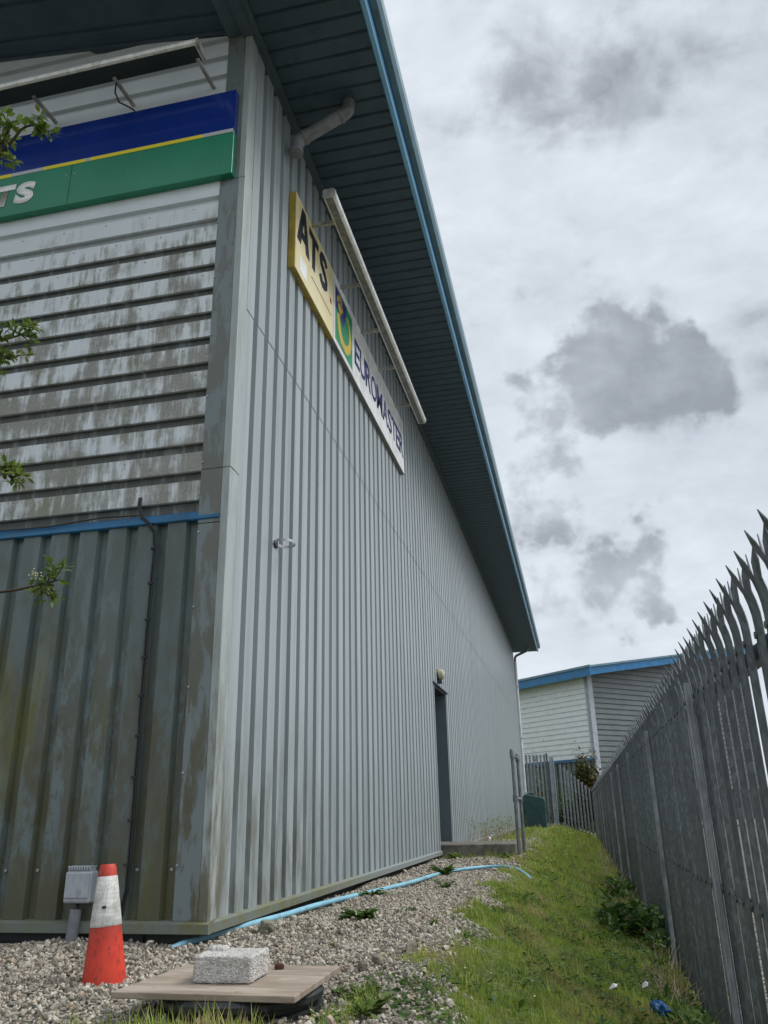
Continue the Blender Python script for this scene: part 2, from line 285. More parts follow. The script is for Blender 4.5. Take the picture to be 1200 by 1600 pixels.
# far cladding: paler and darker copies, lit and shaded faces put into the colour
t = NT('far_lit_cladding'); n2 = t.noise(3, 8, .65, (1, 1, 3)); c = t.mix(t.rng(n2, .4, .72), (0.84, 0.87, 0.89), (0.74, 0.77, 0.78))
c = t.mix(t.math('MULTIPLY', t.rng(t.noise(5, 8, .7), .60, .68), .5), c, (0.22, 0.24, 0.22)); t.set(col=c, rough=.55); M['fw'] = t.m
t = NT('far_shaded_cladding'); n2 = t.noise(1.2, 5, .6, (1, 1, 2)); c = t.mix(t.rng(n2, .35, .7), (0.15, 0.17, 0.172), (0.19, 0.21, 0.208)); t.set(col=c, rough=.55); M['fg'] = t.m

def leafmat(name, *stops, rough=.5, trans=.35):
    t = NT(name); a = t.attr('rnd'); c = t.ramp(a, *stops); n = t.noise(3, 3, .5)
    c = t.mix(t.math('MULTIPLY', t.rng(n, .4, .65), .35), c, tuple(x*.55 for x in stops[0][1]))
    t.set(col=c, rough=rough, spec=.3)
    tr = t.N.new('ShaderNodeBsdfTranslucent'); t.lk(c, tr.inputs[0]); ms = t.N.new('ShaderNodeMixShader'); ms.inputs[0].default_value = trans
    t.lk(t.b.outputs[0], ms.inputs[1]); t.lk(tr.outputs[0], ms.inputs[2]); t.lk(ms.outputs[0], t.out.inputs[0]); return t.m
M['grass'] = leafmat('grass_blades', (0, (0.11, 0.19, 0.022)), (.4, (0.27, 0.375, 0.055)), (.8, (0.46, 0.51, 0.11)), (.9, (0.40, 0.33, 0.14)), (1, (0.44, 0.34, 0.20)))
M['leaf'] = leafmat('leaf_green', (0, (0.030, 0.075, 0.012)), (.6, (0.075, 0.15, 0.022)), (1, (0.13, 0.21, 0.045)))
M['leafy'] = leafmat('leaf_spring', (0, (0.08, 0.13, 0.022)), (.6, (0.15, 0.22, 0.045)), (1, (0.25, 0.30, 0.09)))
M['bram'] = leafmat('leaf_bramble', (0, (0.020, 0.055, 0.010)), (.6, (0.055, 0.115, 0.018)), (.9, (0.10, 0.17, 0.03)), (1, (0.12, 0.06, 0.03)))
M['gorse'] = leafmat('leaf_gorse', (0, (0.035, 0.045, 0.012)), (.6, (0.085, 0.085, 0.022)), (.9, (0.14, 0.10, 0.03)), (1, (0.50, 0.36, 0.03)), trans=.15)
t = NT('gravel_stones'); a = t.attr('rnd'); n2 = t.noise(160, 5, .6)
c = t.ramp(a, (0, (0.13, 0.112, 0.085)), (.25, (0.25, 0.222, 0.175)), (.55, (0.41, 0.37, 0.30)), (.8, (0.58, 0.535, 0.45)), (.93, (0.42, 0.32, 0.235)), (1, (0.22, 0.22, 0.20)))
c = t.mix(t.rng(n2, .35, .7, 0, .55), c, t.mix(.5, c, (0.10, 0.09, 0.07))); t.set(col=c, rough=.85); t.bump(n2, .5, .003); M['stones'] = t.m
# ground
t = NT('ground'); bank = t.attr('bank'); n1 = t.noise(5, 6, .6); v = t.vor(42, out='Color'); vx = t.xyz(v); vd = t.vor(42)
grav = t.ramp(vx[0], (0, (0.12, 0.11, 0.09)), (.5, (0.29, 0.265, 0.22)), (1, (0.42, 0.39, 0.33)))
grav = t.mix(t.rng(vd, .35, .62), grav, (0.06, 0.055, 0.042))
soil = t.mix(t.rng(t.noise(14, 7, .6), .4, .65), (0.09, 0.12, 0.025), (0.16, 0.20, 0.032)); soil = t.mix(t.rng(t.noise(40, 6, .7), .5, .65), soil, (0.085, 0.062, 0.038))
c = t.mix(t.rng(t.math('ADD', bank, t.math('MULTIPLY', t.math('SUBTRACT', n1, .5), .5)), -.02, .04), grav, soil)
t.set(col=c, rough=.95); t.bump(t.math('ADD', t.math('MULTIPLY', vd, -1), n1), .8, .02); M['ground'] = t.m

# ------------------------------------------------------------------ mesh helpers
class MB:
    def __init__(s): s.v = []; s.f = []; s.mi = []
    def add(s, vs, fs, mi=0):
        o = len(s.v); s.v += [tuple(p) for p in vs]; s.f += [tuple(o+i for i in q) for q in fs]; s.mi += [mi]*len(fs); return s
    def box(s, a, b, mi=0, mat=None):
        x0, y0, z0 = a; x1, y1, z1 = b
        vs = [(x0,y0,z0),(x1,y0,z0),(x1,y1,z0),(x0,y1,z0),(x0,y0,z1),(x1,y0,z1),(x1,y1,z1),(x0,y1,z1)]
        if mat: vs = [tuple(mat @ Vector(p)) for p in vs]
        return s.add(vs, [(0,3,2,1),(4,5,6,7),(0,1,5,4),(1,2,6,5),(2,3,7,6),(3,0,4,7)], mi)
    def bar(s, a, b, w, h, up=(0,0,1)):
        a, b = Vector(a), Vector(b); d = (b-a).normalized(); up = Vector(up)
        if abs(d.dot(up)) > .98: up = Vector((1, 0, 0))
        sx = d.cross(up).normalized(); sy = sx.cross(d)
        vs = [p + sx*i*w/2 + sy*j*h/2 for p in (a, b) for i, j in ((-1,-1),(1,-1),(1,1),(-1,1))]
        return s.add(vs, [(3,2,1,0),(4,5,6,7),(0,1,5,4),(1,2,6,5),(2,3,7,6),(3,0,4,7)])
    def tube(s, pts, rad, n=10, caps=True):
        pts = [Vector(p) for p in pts]; rad = rad if isinstance(rad, (list, tuple)) else [rad]*len(pts)
        o = len(s.v); ref = None
        for i, p in enumerate(pts):
            d = (pts[min(i+1, len(pts)-1)] - pts[max(i-1, 0)]).normalized()
            if ref is None: ref = Vector((0,0,1)) if abs(d.z) < .9 else Vector((1,0,0))
            sx = d.cross(ref).normalized(); sy = sx.cross(d); ref = sy if sy.length else ref
            for k in range(n):
                a = 2*math.pi*k/n; s.v.append(tuple(p + (sx*math.cos(a) + sy*math.sin(a))*rad[i]))
        for i in range(len(pts)-1):
            for k in range(n):
                a = o+i*n+k; b = o+i*n+(k+1) % n; s.f.append((a, b, b+n, a+n)); s.mi.append(0)
        if caps:
            s.f.append(tuple(o+k for k in reversed(range(n)))); s.f.append(tuple(o+(len(pts)-1)*n+k for k in range(n))); s.mi += [0, 0]
        return s
    def lathe(s, prof, n=24, c=(0,0,0), axis='Z'):
        o = len(s.v)
        for rr, z in prof:
            for k in range(n):
                a = 2*math.pi*k/n; p = (rr*math.cos(a), rr*math.sin(a), z)
                if axis == 'X': p = (p[2], p[0], p[1])
                if axis == 'Y': p = (p[0], p[2], p[1])
                s.v.append((p[0]+c[0], p[1]+c[1], p[2]+c[2]))
        for i in range(len(prof)-1):
            for k in range(n): a = o+i*n+k; b = o+i*n+(k+1) % n; s.f.append((a, b, b+n, a+n)); s.mi.append(0)
        return s
    def poly_ext(s, pts, fn, a, b):          # polygon pts (p,q) extruded between a and b; fn(p,q,t)->xyz
        n = len(pts); vs = [fn(p, q, a) for p, q in pts] + [fn(p, q, b) for p, q in pts]
        fs = [(i, (i+1) % n, n+(i+1) % n, n+i) for i in range(n)] + [tuple(reversed(range(n))), tuple(range(n, 2*n))]
        return s.add(vs, fs)
    def build(s, name, mats, parent=None, smooth=False, recalc=True):
        me = bpy.data.meshes.new(name); me.from_pydata(s.v, [], s.f)
        if not isinstance(mats, (list, tuple)): mats = [mats]
        for q in mats: me.materials.append(q)
        me.polygons.foreach_set('material_index', s.mi)
        if recalc:
            bm = bmesh.new(); bm.from_mesh(me); bmesh.ops.recalc_face_normals(bm, faces=bm.faces); bm.to_mesh(me); bm.free()
        if smooth: me.polygons.foreach_set('use_smooth', [True]*len(me.polygons))
        o = bpy.data.objects.new(name, me); COL.objects.link(o)
        if parent: o.parent = parent
        return o
def bevel(o, w=.004, seg=2, ang=40):
    b = o.modifiers.new('bevel', 'BEVEL'); b.width = w; b.segments = seg; b.limit_method = 'ANGLE'; b.angle_limit = R(ang); return o
def autosmooth(o, ang=35):
    me = o.data; bm = bmesh.new(); bm.from_mesh(me)
    for e in bm.edges:
        if len(e.link_faces) == 2 and e.calc_face_angle(0) > R(ang): e.smooth = False
    for q in bm.faces: q.smooth = True
    bm.to_mesh(me); bm.free(); return o
def tag(o, label=None, cat=None, group=None, kind=None):
    if label: o['label'] = label
    if cat: o['category'] = cat
    if group: o['group'] = group
    if kind: o['kind'] = kind
    return o
def thing(name, label, cat, loc=(0,0,0), group=None):
    o = bpy.data.objects.new(name, None); COL.objects.link(o); o.empty_display_size = .1
    o.location = loc; o['label'] = label; o['category'] = cat
    if group: o['group'] = group
    return o
def local(o, parent):                        # parent keeping world coordinates of a part authored in world space
    o.parent = parent; o.matrix_parent_inverse = Matrix.Translation(-Vector(parent.location)); return o
def npmesh(name, V, T, mat, parent=None, rnd=None, smooth=False):
    me = bpy.data.meshes.new(name); V = np.asarray(V, np.float32); T = np.asarray(T, np.int32)
    me.vertices.add(len(V)); me.vertices.foreach_set('co', V.ravel())
    me.loops.add(T.size); me.loops.foreach_set('vertex_index', T.ravel())
    me.polygons.add(len(T)); me.polygons.foreach_set('loop_start', np.arange(0, T.size, 3, dtype=np.int32))
    me.polygons.foreach_set('use_smooth', np.full(len(T), smooth))
    if rnd is not None:
        a = me.attributes.new('rnd', 'FLOAT', 'POINT'); a.data.foreach_set('value', np.asarray(rnd, np.float32))
    me.materials.append(mat); me.update(); me.validate()
    o = bpy.data.objects.new(name, me); COL.objects.link(o)
    if parent: o.parent = parent
    return o
def scatter(tv, tf, A, P, rnd):              # template instanced into one real mesh
    n = len(P); V = np.einsum('nij,vj->nvi', A, tv) + P[:, None, :]
    T = tf[None] + (np.arange(n)*len(tv))[:, None, None]
    return V.reshape(-1, 3), T.reshape(-1, 3), np.repeat(rnd, len(tv))
def frames(d, up):                           # rotation matrices: local x -> d, z ~ up
    d = d/np.linalg.norm(d, axis=1, keepdims=True); y = np.cross(up, d); y /= np.linalg.norm(y, axis=1, keepdims=True)+1e-9
    z = np.cross(d, y); return np.stack([d, y, z], axis=2)
LEAF_V = np.array([(0,0,0),(.22,.17,.02),(.22,-.17,.02),(.55,.25,.05),(.55,-.25,.05),(.83,.13,.01),(.83,-.13,.01),(1,0,-.04),(.3,0,-.02),(.65,0,-.02)], float)
LEAF_F = np.array([(0,8,1),(0,2,8),(1,8,3),(2,4,8),(8,9,3),(8,4,9),(3,9,5),(4,6,9),(9,7,5),(9,6,7)])
BLADE_V = np.array([(-.5,0,0),(.5,0,0),(-.36,.10,.5),(.36,.10,.5),(0,.34,1.0)], float)
BLADE_F = np.array([(0,1,3),(0,3,2),(2,3,4)])
def leaves(P, D, size, rnd, spread=1.0):
    n = len(P); up = np.stack([rng.normal(0, .45*spread, n), rng.normal(0, .45*spread, n), np.ones(n)], 1)
    A = frames(D, up)*size[:, None, None]; return scatter(LEAF_V, LEAF_F, A, P, rnd)
def join3(*a):
    V, T, r_ = [], [], []; o = 0
    for v, t_, q in a: V.append(v); T.append(t_+o); r_.append(q); o += len(v)
    return np.concatenate(V), np.concatenate(T), np.concatenate(r_)

# ------------------------------------------------------------------ terrain
def ridge(y): return 1.04 + .25*np.exp(-(np.maximum(y, -1.4)+1.4)/2.2)
def hgt(x, y):
    x = np.asarray(x, float); y = np.asarray(y, float); rd = ridge(y)
    s = np.clip((x-rd)/(2.34-rd), 0, 1); s = s*s*(3-2*s)*.35 + s*.65
    h = -.10 - .40*s
    h = h + .022*np.exp(-((x-rd-.08)/.14)**2)*(1+.6*np.sin(y*2.1)+.4*np.sin(y*5.3+1))
    bank = np.clip((x-rd)*3, 0, 1)*np.clip((2.5-x)*5, 0, 1)
    h = h + bank*.018*(np.sin(x*9+y*3.1)+np.sin(y*6.7-x*4)+.6*np.sin(y*13+x*11))
    path = 1-np.clip((x-rd+.2)*3, 0, 1)
    h = h + path*.008*(np.sin(x*7.1+y*2.3)+np.sin(y*4.1-x*3.7))
    return h
gx = np.unique(np.concatenate([np.linspace(-3, 3.2, 125), np.geomspace(3.4, 900, 26), -np.geomspace(3.2, 900, 26)]))
gy = np.unique(np.concatenate([np.linspace(-4.5, 12, 230), np.linspace(12.2, 32, 70), np.geomspace(33, 1200, 24), -np.geomspace(4.8, 900, 22)]))
GX, GY = np.meshgrid(gx, gy); GH = hgt(GX, GY)
V = np.stack([GX, GY, GH], -1).reshape(-1, 3); nx = len(gx); ny = len(gy)
I = (np.arange(ny-1)[:, None]*nx + np.arange(nx-1)[None]).ravel()
T = np.concatenate([np.stack([I, I+1, I+nx+1], 1), np.stack([I, I+nx+1, I+nx], 1)])
g = npmesh('ground', V, T, M['ground'], smooth=True); tag(g, kind='structure')
a = g.data.attributes.new('bank', 'FLOAT', 'POINT')
bk = (GX - ridge(GY)).ravel() - .07
far_gr = np.where((GY.ravel() > 9) & (GX.ravel() < .75), .03*(GY.ravel()-9)-.06, -1)
front_gr = np.where((GY.ravel() < -1.47) & (GX.ravel() > .25) & (GX.ravel() < .95), (-1.47-GY.ravel())*2, -1)
a.data.foreach_set('value', np.where(GX.ravel() > 2.55, -1, np.maximum(np.maximum(bk, far_gr), front_gr)).astype(np.float32))

# gravel stones
def ico(sub, seed):
    bm = bmesh.new(); bmesh.ops.create_icosphere(bm, subdivisions=sub, radius=1); rr = np.random.default_rng(seed)
    v = np.array([p.co[:] for p in bm.verts]); fs = np.array([[q.index for q in p.verts] for p in bm.faces]); bm.free()
    for _ in range(9):                       # chip flat facets
        d = rr.normal(size=3); d /= np.linalg.norm(d); h = rr.uniform(.42, .75); k = v@d; v = v - np.maximum(k-h, 0)[:, None]*d
    return v + rr.normal(0, .03, v.shape), fs
def stones(n, xr, yr, size, sub, zoff=0.0):
    x = rng.uniform(*xr, n); y = rng.uniform(*yr, n)
    wob = .11*np.sin(y*3.7) + .07*np.sin(y*9.1+2) + .05*np.sin(y*21)
    keep = (x < ridge(y)+.11+wob - rng.exponential(.05, n)) & ~((x < .04) & (y > -.04)) & ~((y > 7.1) & (y < 8.35) & (x < 1.0))
    keep &= ~((y < -1.5) & (x > .32+.1*np.sin(y*30)) & (x < .95) & (rng.random(n) < .93))
    x = x[keep]; y = y[keep]; n = len(x); s = rng.lognormal(math.log(size), .30, n)
    z = hgt(x, y) + rng.uniform(-.2, .7, n)*s + zoff
    out = []
    for k in range(6):
        i = np.arange(n) % 6 == k; tv, tf = ico(sub, k+sub*10); m_ = i.sum()
        q = rng.normal(size=(m_, 4)); q /= np.linalg.norm(q, axis=1, keepdims=True); a_, b_, c_, d_ = q.T
        Rm = np.stack([np.stack([1-2*(c_*c_+d_*d_), 2*(b_*c_-a_*d_), 2*(b_*d_+a_*c_)], 1), np.stack([2*(b_*c_+a_*d_), 1-2*(b_*b_+d_*d_), 2*(c_*d_-a_*b_)], 1), np.stack([2*(b_*d_-a_*c_), 2*(c_*d_+a_*b_), 1-2*(b_*b_+c_*c_)], 1)], 1)
        sc_ = s[i][:, None]*rng.uniform(.6, 1.15, (m_, 3)); A = Rm*sc_[:, None, :]
        out.append(scatter(tv, tf, A, np.stack([x[i], y[i], z[i]], 1), rng.random(m_)))
    return join3(*out)
V, T, q = join3(stones(29000, (-1.7, 1.45), (-1.9, .6), .0078, 2), stones(32000, (0, 1.4), (.6, 4.5), .0088, 1), stones(16000, (0, 1.3), (4.5, 14), .013, 1), stones(1500, (-1.5, 1.3), (-1.9, 2.5), .0135, 2, .003))
tag(npmesh('gravel', V, T, M['stones'], rnd=q), 'loose pale gravel along the foot of the metal walls', 'gravel', kind='stuff')

# ------------------------------------------------------------------ main building
YE = 25.25; ZE = 5.93; PITCHR = .14
B = thing('industrial_building', 'grey corrugated metal industrial unit with blue eaves and wide dark soffit', 'building')
def corr(o, pts_u, depth, crown, slant, floor, fn, u0, u1, v0, v1, outn, start=0.0):
    """trapezoidal sheet; u along the profile, v along the ribs; fn(u, d, v)->xyz"""
    per = crown+floor+2*slant; us = [(u0, None)]; prof = []
    k = math.floor((u0-start)/per)-1; uu = start + k*per
    keys = []
    while uu < u1+per:
        keys += [(uu, depth), (uu+crown, depth), (uu+crown+slant, 0), (uu+crown+slant+floor, 0)]; uu += per
    def dep(x):
        for (a1, d1), (a2, d2) in zip(keys, keys[1:]):
            if a1 <= x <= a2: return d1 + (d2-d1)*(x-a1)/max(1e-9, a2-a1)
        return 0
    pr = [(u0, dep(u0))] + [kk for kk in keys if u0 < kk[0] < u1] + [(u1, dep(u1))]
    vs = []
    for vv in (v0, v1):
        for p, d in pr: vs.append(fn(p, d, vv))
    n = len(pr); o.add(vs, [(i, i+1, n+i+1, n+i) for i in range(n-1)])
    # screw heads ignored: built apart
SD, SCR = .040, (.124, .006, .064, .006)
side = lambda off: (lambda u_, d, v_: (off + d, u_, v_))
mb = MB()
corr(mb, None, SD, *[SCR[0], SCR[1], SCR[2]], side(.0), .0, 7.15, 0, 3.6, 1, start=.105)
corr(mb, None, SD, *[SCR[0], SCR[1], SCR[2]], side(.0), 7.15, 8.19, 2.15, 3.6, 1, start=.105)
corr(mb, None, SD, *[SCR[0], SCR[1], SCR[2]], side(.0), 8.19, YE, 0, 3.6, 1, start=.105)
corr(mb, None, SD, *[SCR[0], SCR[1], SCR[2]], side(.0035), .0, YE, 3.592, ZE+.02, 1, start=.105)
mb.build('side_wall', M['side'], B, recalc=False)
# inner solid core so that nothing is paper thin
core = MB(); core.box((-13.9, .31, -.12), (-.31, YE-.1, 5.9)); core.build('inner_wall', M['darkgap'], B)
cb = MB(); cb.box((-.30, .10, -.1), (-.03, 7.12, 5.9)); cb.box((-.30, 8.22, -.1), (-.03, YE-.02, 5.9)); cb.box((-.30, 7.12, 2.19), (-.03, 8.22, 5.9)); cb.build('wall_core', M['darkgap'], B)
# front upper horizontal cladding (facing -Y) and gable
FD = .031
mb = MB(); per = .186
zz = 2.175; 
def zrow(z0, z1, xr):
    # crown band, lower slant, floor, upper slant
    return
rows = []
z0 = 2.215
while z0 < 7.6:
    rows.append(z0); z0 += per
XL = -14.0
def gable_x(z):                               # left-hand start is constant, right end follows the soffit
    return -.135 if z < ZE+.03 else -.135 - (z-ZE-.03)/PITCHR
prof = [(2.140, 0), (2.208, 0)]
for z0 in rows: prof += [(z0, -FD), (z0+.124, -FD), (z0+.136, 0), (z0+.180, 0)]
vs = []; 
for z_, d in prof: vs += [(XL/2 - 0 if z_ > 6.9 else XL, d-.004, z_), (min(gable_x(z_), -.135), d-.004, z_)]
mb.add(vs, [(2*i, 2*i+1, 2*i+3, 2*i+2) for i in range(len(prof)-1)])
mb.build('upper_front_wall', M['up'], B, recalc=False)
# front lower vertical ribs
mb = MB(); corr(mb, None, .036, .116, .014, .046, lambda u_, d, v_: (u_, -d, v_), XL, -.135, 0, 2.085, 1, start=-.327)
mb.build('lower_front_wall', M['low'], B, recalc=False)
fc = MB(); fc.box((XL, .006, -.1), (-.31, .30, 5.9)); fc.build('front_wall_core', M['darkgap'], B)
# corner trims: front face dark, side face light, with joint lines
mb = MB()
for a_, b_, e in ((0, 2.06, 0), (2.063, 2.40, .002), (2.403, 4.56, 0), (4.563, 6.02, .002)):
    mb.box((-.137, -.040-e, a_), (-.0005, .002, b_))
bevel(mb.build('front_corner_trim', M['dtrim'], B), .003)
mb = MB()
for a_, b_, e in ((0, 2.40, 0), (2.403, 4.56, .002), (4.563, 5.97, 0)):
    mb.box((0, -.043, a_), (.047+e, .062, b_)); mb.box((0, .062, a_), (.0435+e, .098, b_))
bevel(mb.build('side_corner_trim', M['ctrim'], B), .003)
# screws on the front trim, the lower ribs and the upper bands
_sm = MB().lathe([(0, -.007), (.007, -.006), (.0095, 0)], 8, (0, 0, 0), 'Y').build('screw_head', M['steel'], B); _used = [0]
def screw(x, y, z, parent=None, sc=1.0, rot=None):
    o = _sm
    if _used[0]: o = _sm.copy(); COL.objects.link(o)
    _used[0] = 1; o.parent = parent or B; o.location = (x, y, z); o.scale = (sc,)*3
    if rot: o.rotation_euler = rot
for i in range(12): screw(-.128, -.042, .25+i*.44, None, .8)
for i in range(9): screw(-.175-.19*i, -.001, .23, None, 1.1)
for j, zr in enumerate(rows[:12]):
    for i in range(6): screw(-.22-.33*i-(.1 if j % 2 else 0), -FD-.004, zr+.1, None, .7)
# blue flashing above the lower cladding
mb = MB(); P_ = [(0, 2.085), (-.046, 2.085), (-.052, 2.091), (-.052, 2.108), (-.041, 2.114), (-.041, 2.134), (-.010, 2.152), (0, 2.152)]
mb.poly_ext(P_, lambda p, q_, t_: (t_, p, q_), XL, -.003); mb.build('blue_flashing', M['blue'], B)
# base flashing and plinth
mb = MB(); 
Pf = [(-.01, .004), (.042, 0.0), (.064, -.010), (.064, -.052), (.056, -.056), (-.01, -.050)]
mb.poly_ext(Pf, lambda p, q_, t_: (p, t_, q_), .0102, 7.15); mb.poly_ext(Pf, lambda p, q_, t_: (p, t_, q_), 8.19, YE)
mb.poly_ext(Pf, lambda p, q_, t_: (t_, -p, q_), XL, .0638)
mb.build('base_flashing', M['flash'], B)
mb = MB(); mb.box((XL, .028, -.30), (-.028, .30, -.049)); mb.box((-.29, .30, -.30), (-.028, YE, -.049)); mb.build('plinth', M['plinth'], B)
# soffit: ribs run across (X); horizontal under the eave, sloping under the verge
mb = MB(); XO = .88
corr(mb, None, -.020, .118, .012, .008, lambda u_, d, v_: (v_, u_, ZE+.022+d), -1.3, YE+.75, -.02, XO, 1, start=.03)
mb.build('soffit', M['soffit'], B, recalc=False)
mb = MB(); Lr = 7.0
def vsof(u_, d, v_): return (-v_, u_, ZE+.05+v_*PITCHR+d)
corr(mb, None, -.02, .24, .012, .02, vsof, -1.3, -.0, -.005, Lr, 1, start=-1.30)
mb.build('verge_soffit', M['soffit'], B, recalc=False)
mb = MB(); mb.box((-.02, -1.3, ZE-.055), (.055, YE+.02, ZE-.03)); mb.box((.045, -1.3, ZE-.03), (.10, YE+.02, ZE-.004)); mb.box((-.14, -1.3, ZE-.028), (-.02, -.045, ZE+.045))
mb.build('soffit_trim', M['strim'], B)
mb = MB()   # gable closing trim
mb.add([(-.10, -.05, ZE+.02), (-Lr, -.05, ZE+.02+(Lr-.1)*PITCHR), (-Lr, -.05, ZE+.075+(Lr-.1)*PITCHR), (-.10, -.05, ZE+.075), (-.10, .0, ZE+.02), (-Lr, .0, ZE+.02+(Lr-.1)*PITCHR), (-Lr, .0, ZE+.075+(Lr-.1)*PITCHR), (-.10, .0, ZE+.075)], [(0,1,2,3),(4,7,6,5),(0,4,5,1),(3,2,6,7)])
mb.build('gable_trim', M['strim'], B)
# fascia and gutter lip along the eave
mb = MB(); Pq = [(XO-.005, ZE-.004), (XO+.040, ZE-.004), (XO+.046, ZE+.045), (XO+.040, ZE+.19), (XO-.005, ZE+.19)]
lp = MB(); lp.poly_ext([(XO-.003, ZE-.0045), (XO+.006, ZE-.026), (XO+.036, ZE-.018), (XO+.044, ZE-.0045)], lambda p, q_, t_: (p, t_, q_), -1.33, YE+.78); lp.build('fascia_lip', M['blip'], B)
mb.poly_ext(Pq, lambda p, q_, t_: (p, t_, q_), -1.33, YE+.78); mb.poly_ext([(p, q_) for p, q_ in [(-1.36, ZE-.02), (-1.30, ZE-.02), (-1.30, ZE+.2), (-1.36, ZE+.2)]], lambda p, q_, t_: (-t_, p, q_+max(0, t_)*PITCHR), -.93, Lr)
mb.build('fascia', M['bluef'], B)
mb = MB(); Pg = [(XO+.048, ZE+.085), (XO+.100, ZE+.095), (XO+.125, ZE+.14), (XO+.128, ZE+.24), (XO+.115, ZE+.245), (XO+.048, ZE+.20)]
mb.poly_ext(Pg, lambda p, q_, t_: (p, t_, q_), -1.37, YE+.74)
mb.build('gutter_lip', M['gutter'], B)
# roof, rear, far walls
mb = MB(); Lw = 7.0
mb.add([(1.0, -1.37, ZE+.20), (1.0, YE+.76, ZE+.20), (-Lw, YE+.76, ZE+.22+Lw*PITCHR+.14), (-Lw, -1.37, ZE+.22+Lw*PITCHR+.14), (-15, YE+.76, ZE+.22), (-15, -1.37, ZE+.22)], [(0,1,2,3),(3,2,4,5)])
mb.add([(XO, YE+.76, ZE+.01), (XO, YE+.76, ZE+.19), (-Lw, YE+.76, ZE+.2+Lw*PITCHR+.13), (-15, YE+.76, ZE+.2), (-15, YE+.76, ZE-.02), (-Lw, YE+.76, ZE+Lw*PITCHR)], [(0,1,2,3,4,5)])
mb.build('roof', M['roof'], B, recalc=False)
mb = MB(); mb.box((-14, YE, -.1), (.004, YE+.05, 5.95)); mb.box((-14.05, 0, -.1), (-14, YE, 5.95)); mb.build('rear_wall', M['side'], B)
# doorway
Dd = MB(); Dd.box((-.30, 7.135, .07), (.036, 7.155, 2.15)); Dd.box((-.30, 8.185, .07), (.036, 8.205, 2.15)); Dd.build('door_reveal', M['reveal'], B)
fr = MB(); fr.box((-.30, 7.156, 2.12), (.030, 8.184, 2.15)); fr.build('door_head', M['darkgap'], B)
dr = bevel(MB().box((-.29, 7.156, .075), (-.245, 8.184, 2.119)).build('door', M['door'], B), .004)
h = MB().box((-.244, 7.26, 1.02), (-.236, 7.31, 1.16)).bar((-.215, 7.28, 1.10), (-.215, 7.41, 1.10), .018, .018).bar((-.245, 7.285, 1.10), (-.206, 7.285, 1.10), .016, .016).build('handle', M['steel'], dr)
MB().box((-.3, 7.156, .05), (.03, 8.184, .072)).build('door_sill', M['conc'], B)
mb = MB(); mb.poly_ext([(.0, 2.19), (.065, 2.165), (.065, 2.148), (.0, 2.150)], lambda p, q_, t_: (p, t_, q_), 7.05, 8.32); mb.build('door_drip_trim', M['strim'], B)

# step, handrail
st_ = bevel(MB().box((.014, 7.16, -.18), (1.0, 8.30, .068)).build('concrete_step', M['conc']), .012)
tag(st_, 'low rough concrete step in front of the recessed doorway', 'step')
H = thing('handrail', 'tubular galvanised handrail standing at the outer edge of the concrete step', 'handrail', (1.05, 7.2, -.1))
for y_, zt in ((7.20, 1.20), (8.22, 1.20)):
    p = autosmooth(MB().lathe([(.0, -.25), (.024, -.25), (.024, zt-.02)], 14, (1.045, y_, 0)).build('post', M['tube'])); local(p, H)
    p = autosmooth(MB().lathe([(.033, zt-.08), (.033, zt+.01), (.024, zt+.035), (0, zt+.042)], 14, (1.045, y_, 0)).build('rail_fitting', M['tube'])); local(p, H)
    p = autosmooth(MB().lathe([(.026, .57), (.033, .575), (.033, .655), (.026, .66)], 14, (1.045, y_, 0)).build('rail_fitting', M['tube'])); local(p, H)
for z_ in (1.165, .615): local(autosmooth(MB().tube([(1.045, 7.2, z_), (1.045, 8.22, z_)], .022, 12).build('rail', M['tube'])), H)

# ------------------------------------------------------------------ lettering
def letter(ch, u0, u1, v0, v1, place, mat, parent, bold=.02, shear=0.0, depth=.003):
    cu = bpy.data.curves.new('letter', 'FONT'); cu.body = ch; cu.offset = bold; cu.resolution_u = 6; cu.fill_mode = 'FRONT'
    tmp = bpy.data.objects.new('tmp', cu); COL.objects.link(tmp)
    me = bpy.data.meshes.new_from_object(tmp); bpy.data.objects.remove(tmp)
    n = len(me.vertices); co = np.empty(n*3); me.vertices.foreach_get('co', co); co = co.reshape(-1, 3)
    lo, hi = co.min(0), co.max(0); co = (co-lo)/np.maximum(hi-lo, 1e-6)
    uu = u0 + co[:, 0]*(u1-u0) + shear*(co[:, 1])*(v1-v0); vv = v0 + co[:, 1]*(v1-v0)
    me.vertices.foreach_set('co', np.array([place(a_, b_) for a_, b_ in zip(uu, vv)]).ravel())
    me.materials.clear(); me.materials.append(mat); me.update()
    o = bpy.data.objects.new('letter', me); COL.objects.link(o); o.parent = parent; 
    sd = o.modifiers.new('t', 'SOLIDIFY'); sd.thickness = depth; sd.offset = 0
    return o
def flat(name, pts, place, mat, parent, thick=.0015):
    mb = MB(); n = len(pts); mb.add([place(a_, b_) for a_, b_ in pts], [tuple(range(n))]); o = mb.build(name, mat, parent, recalc=False)
    sd = o.modifiers.new('t', 'SOLIDIFY'); sd.thickness = thick; sd.offset = 0; return o

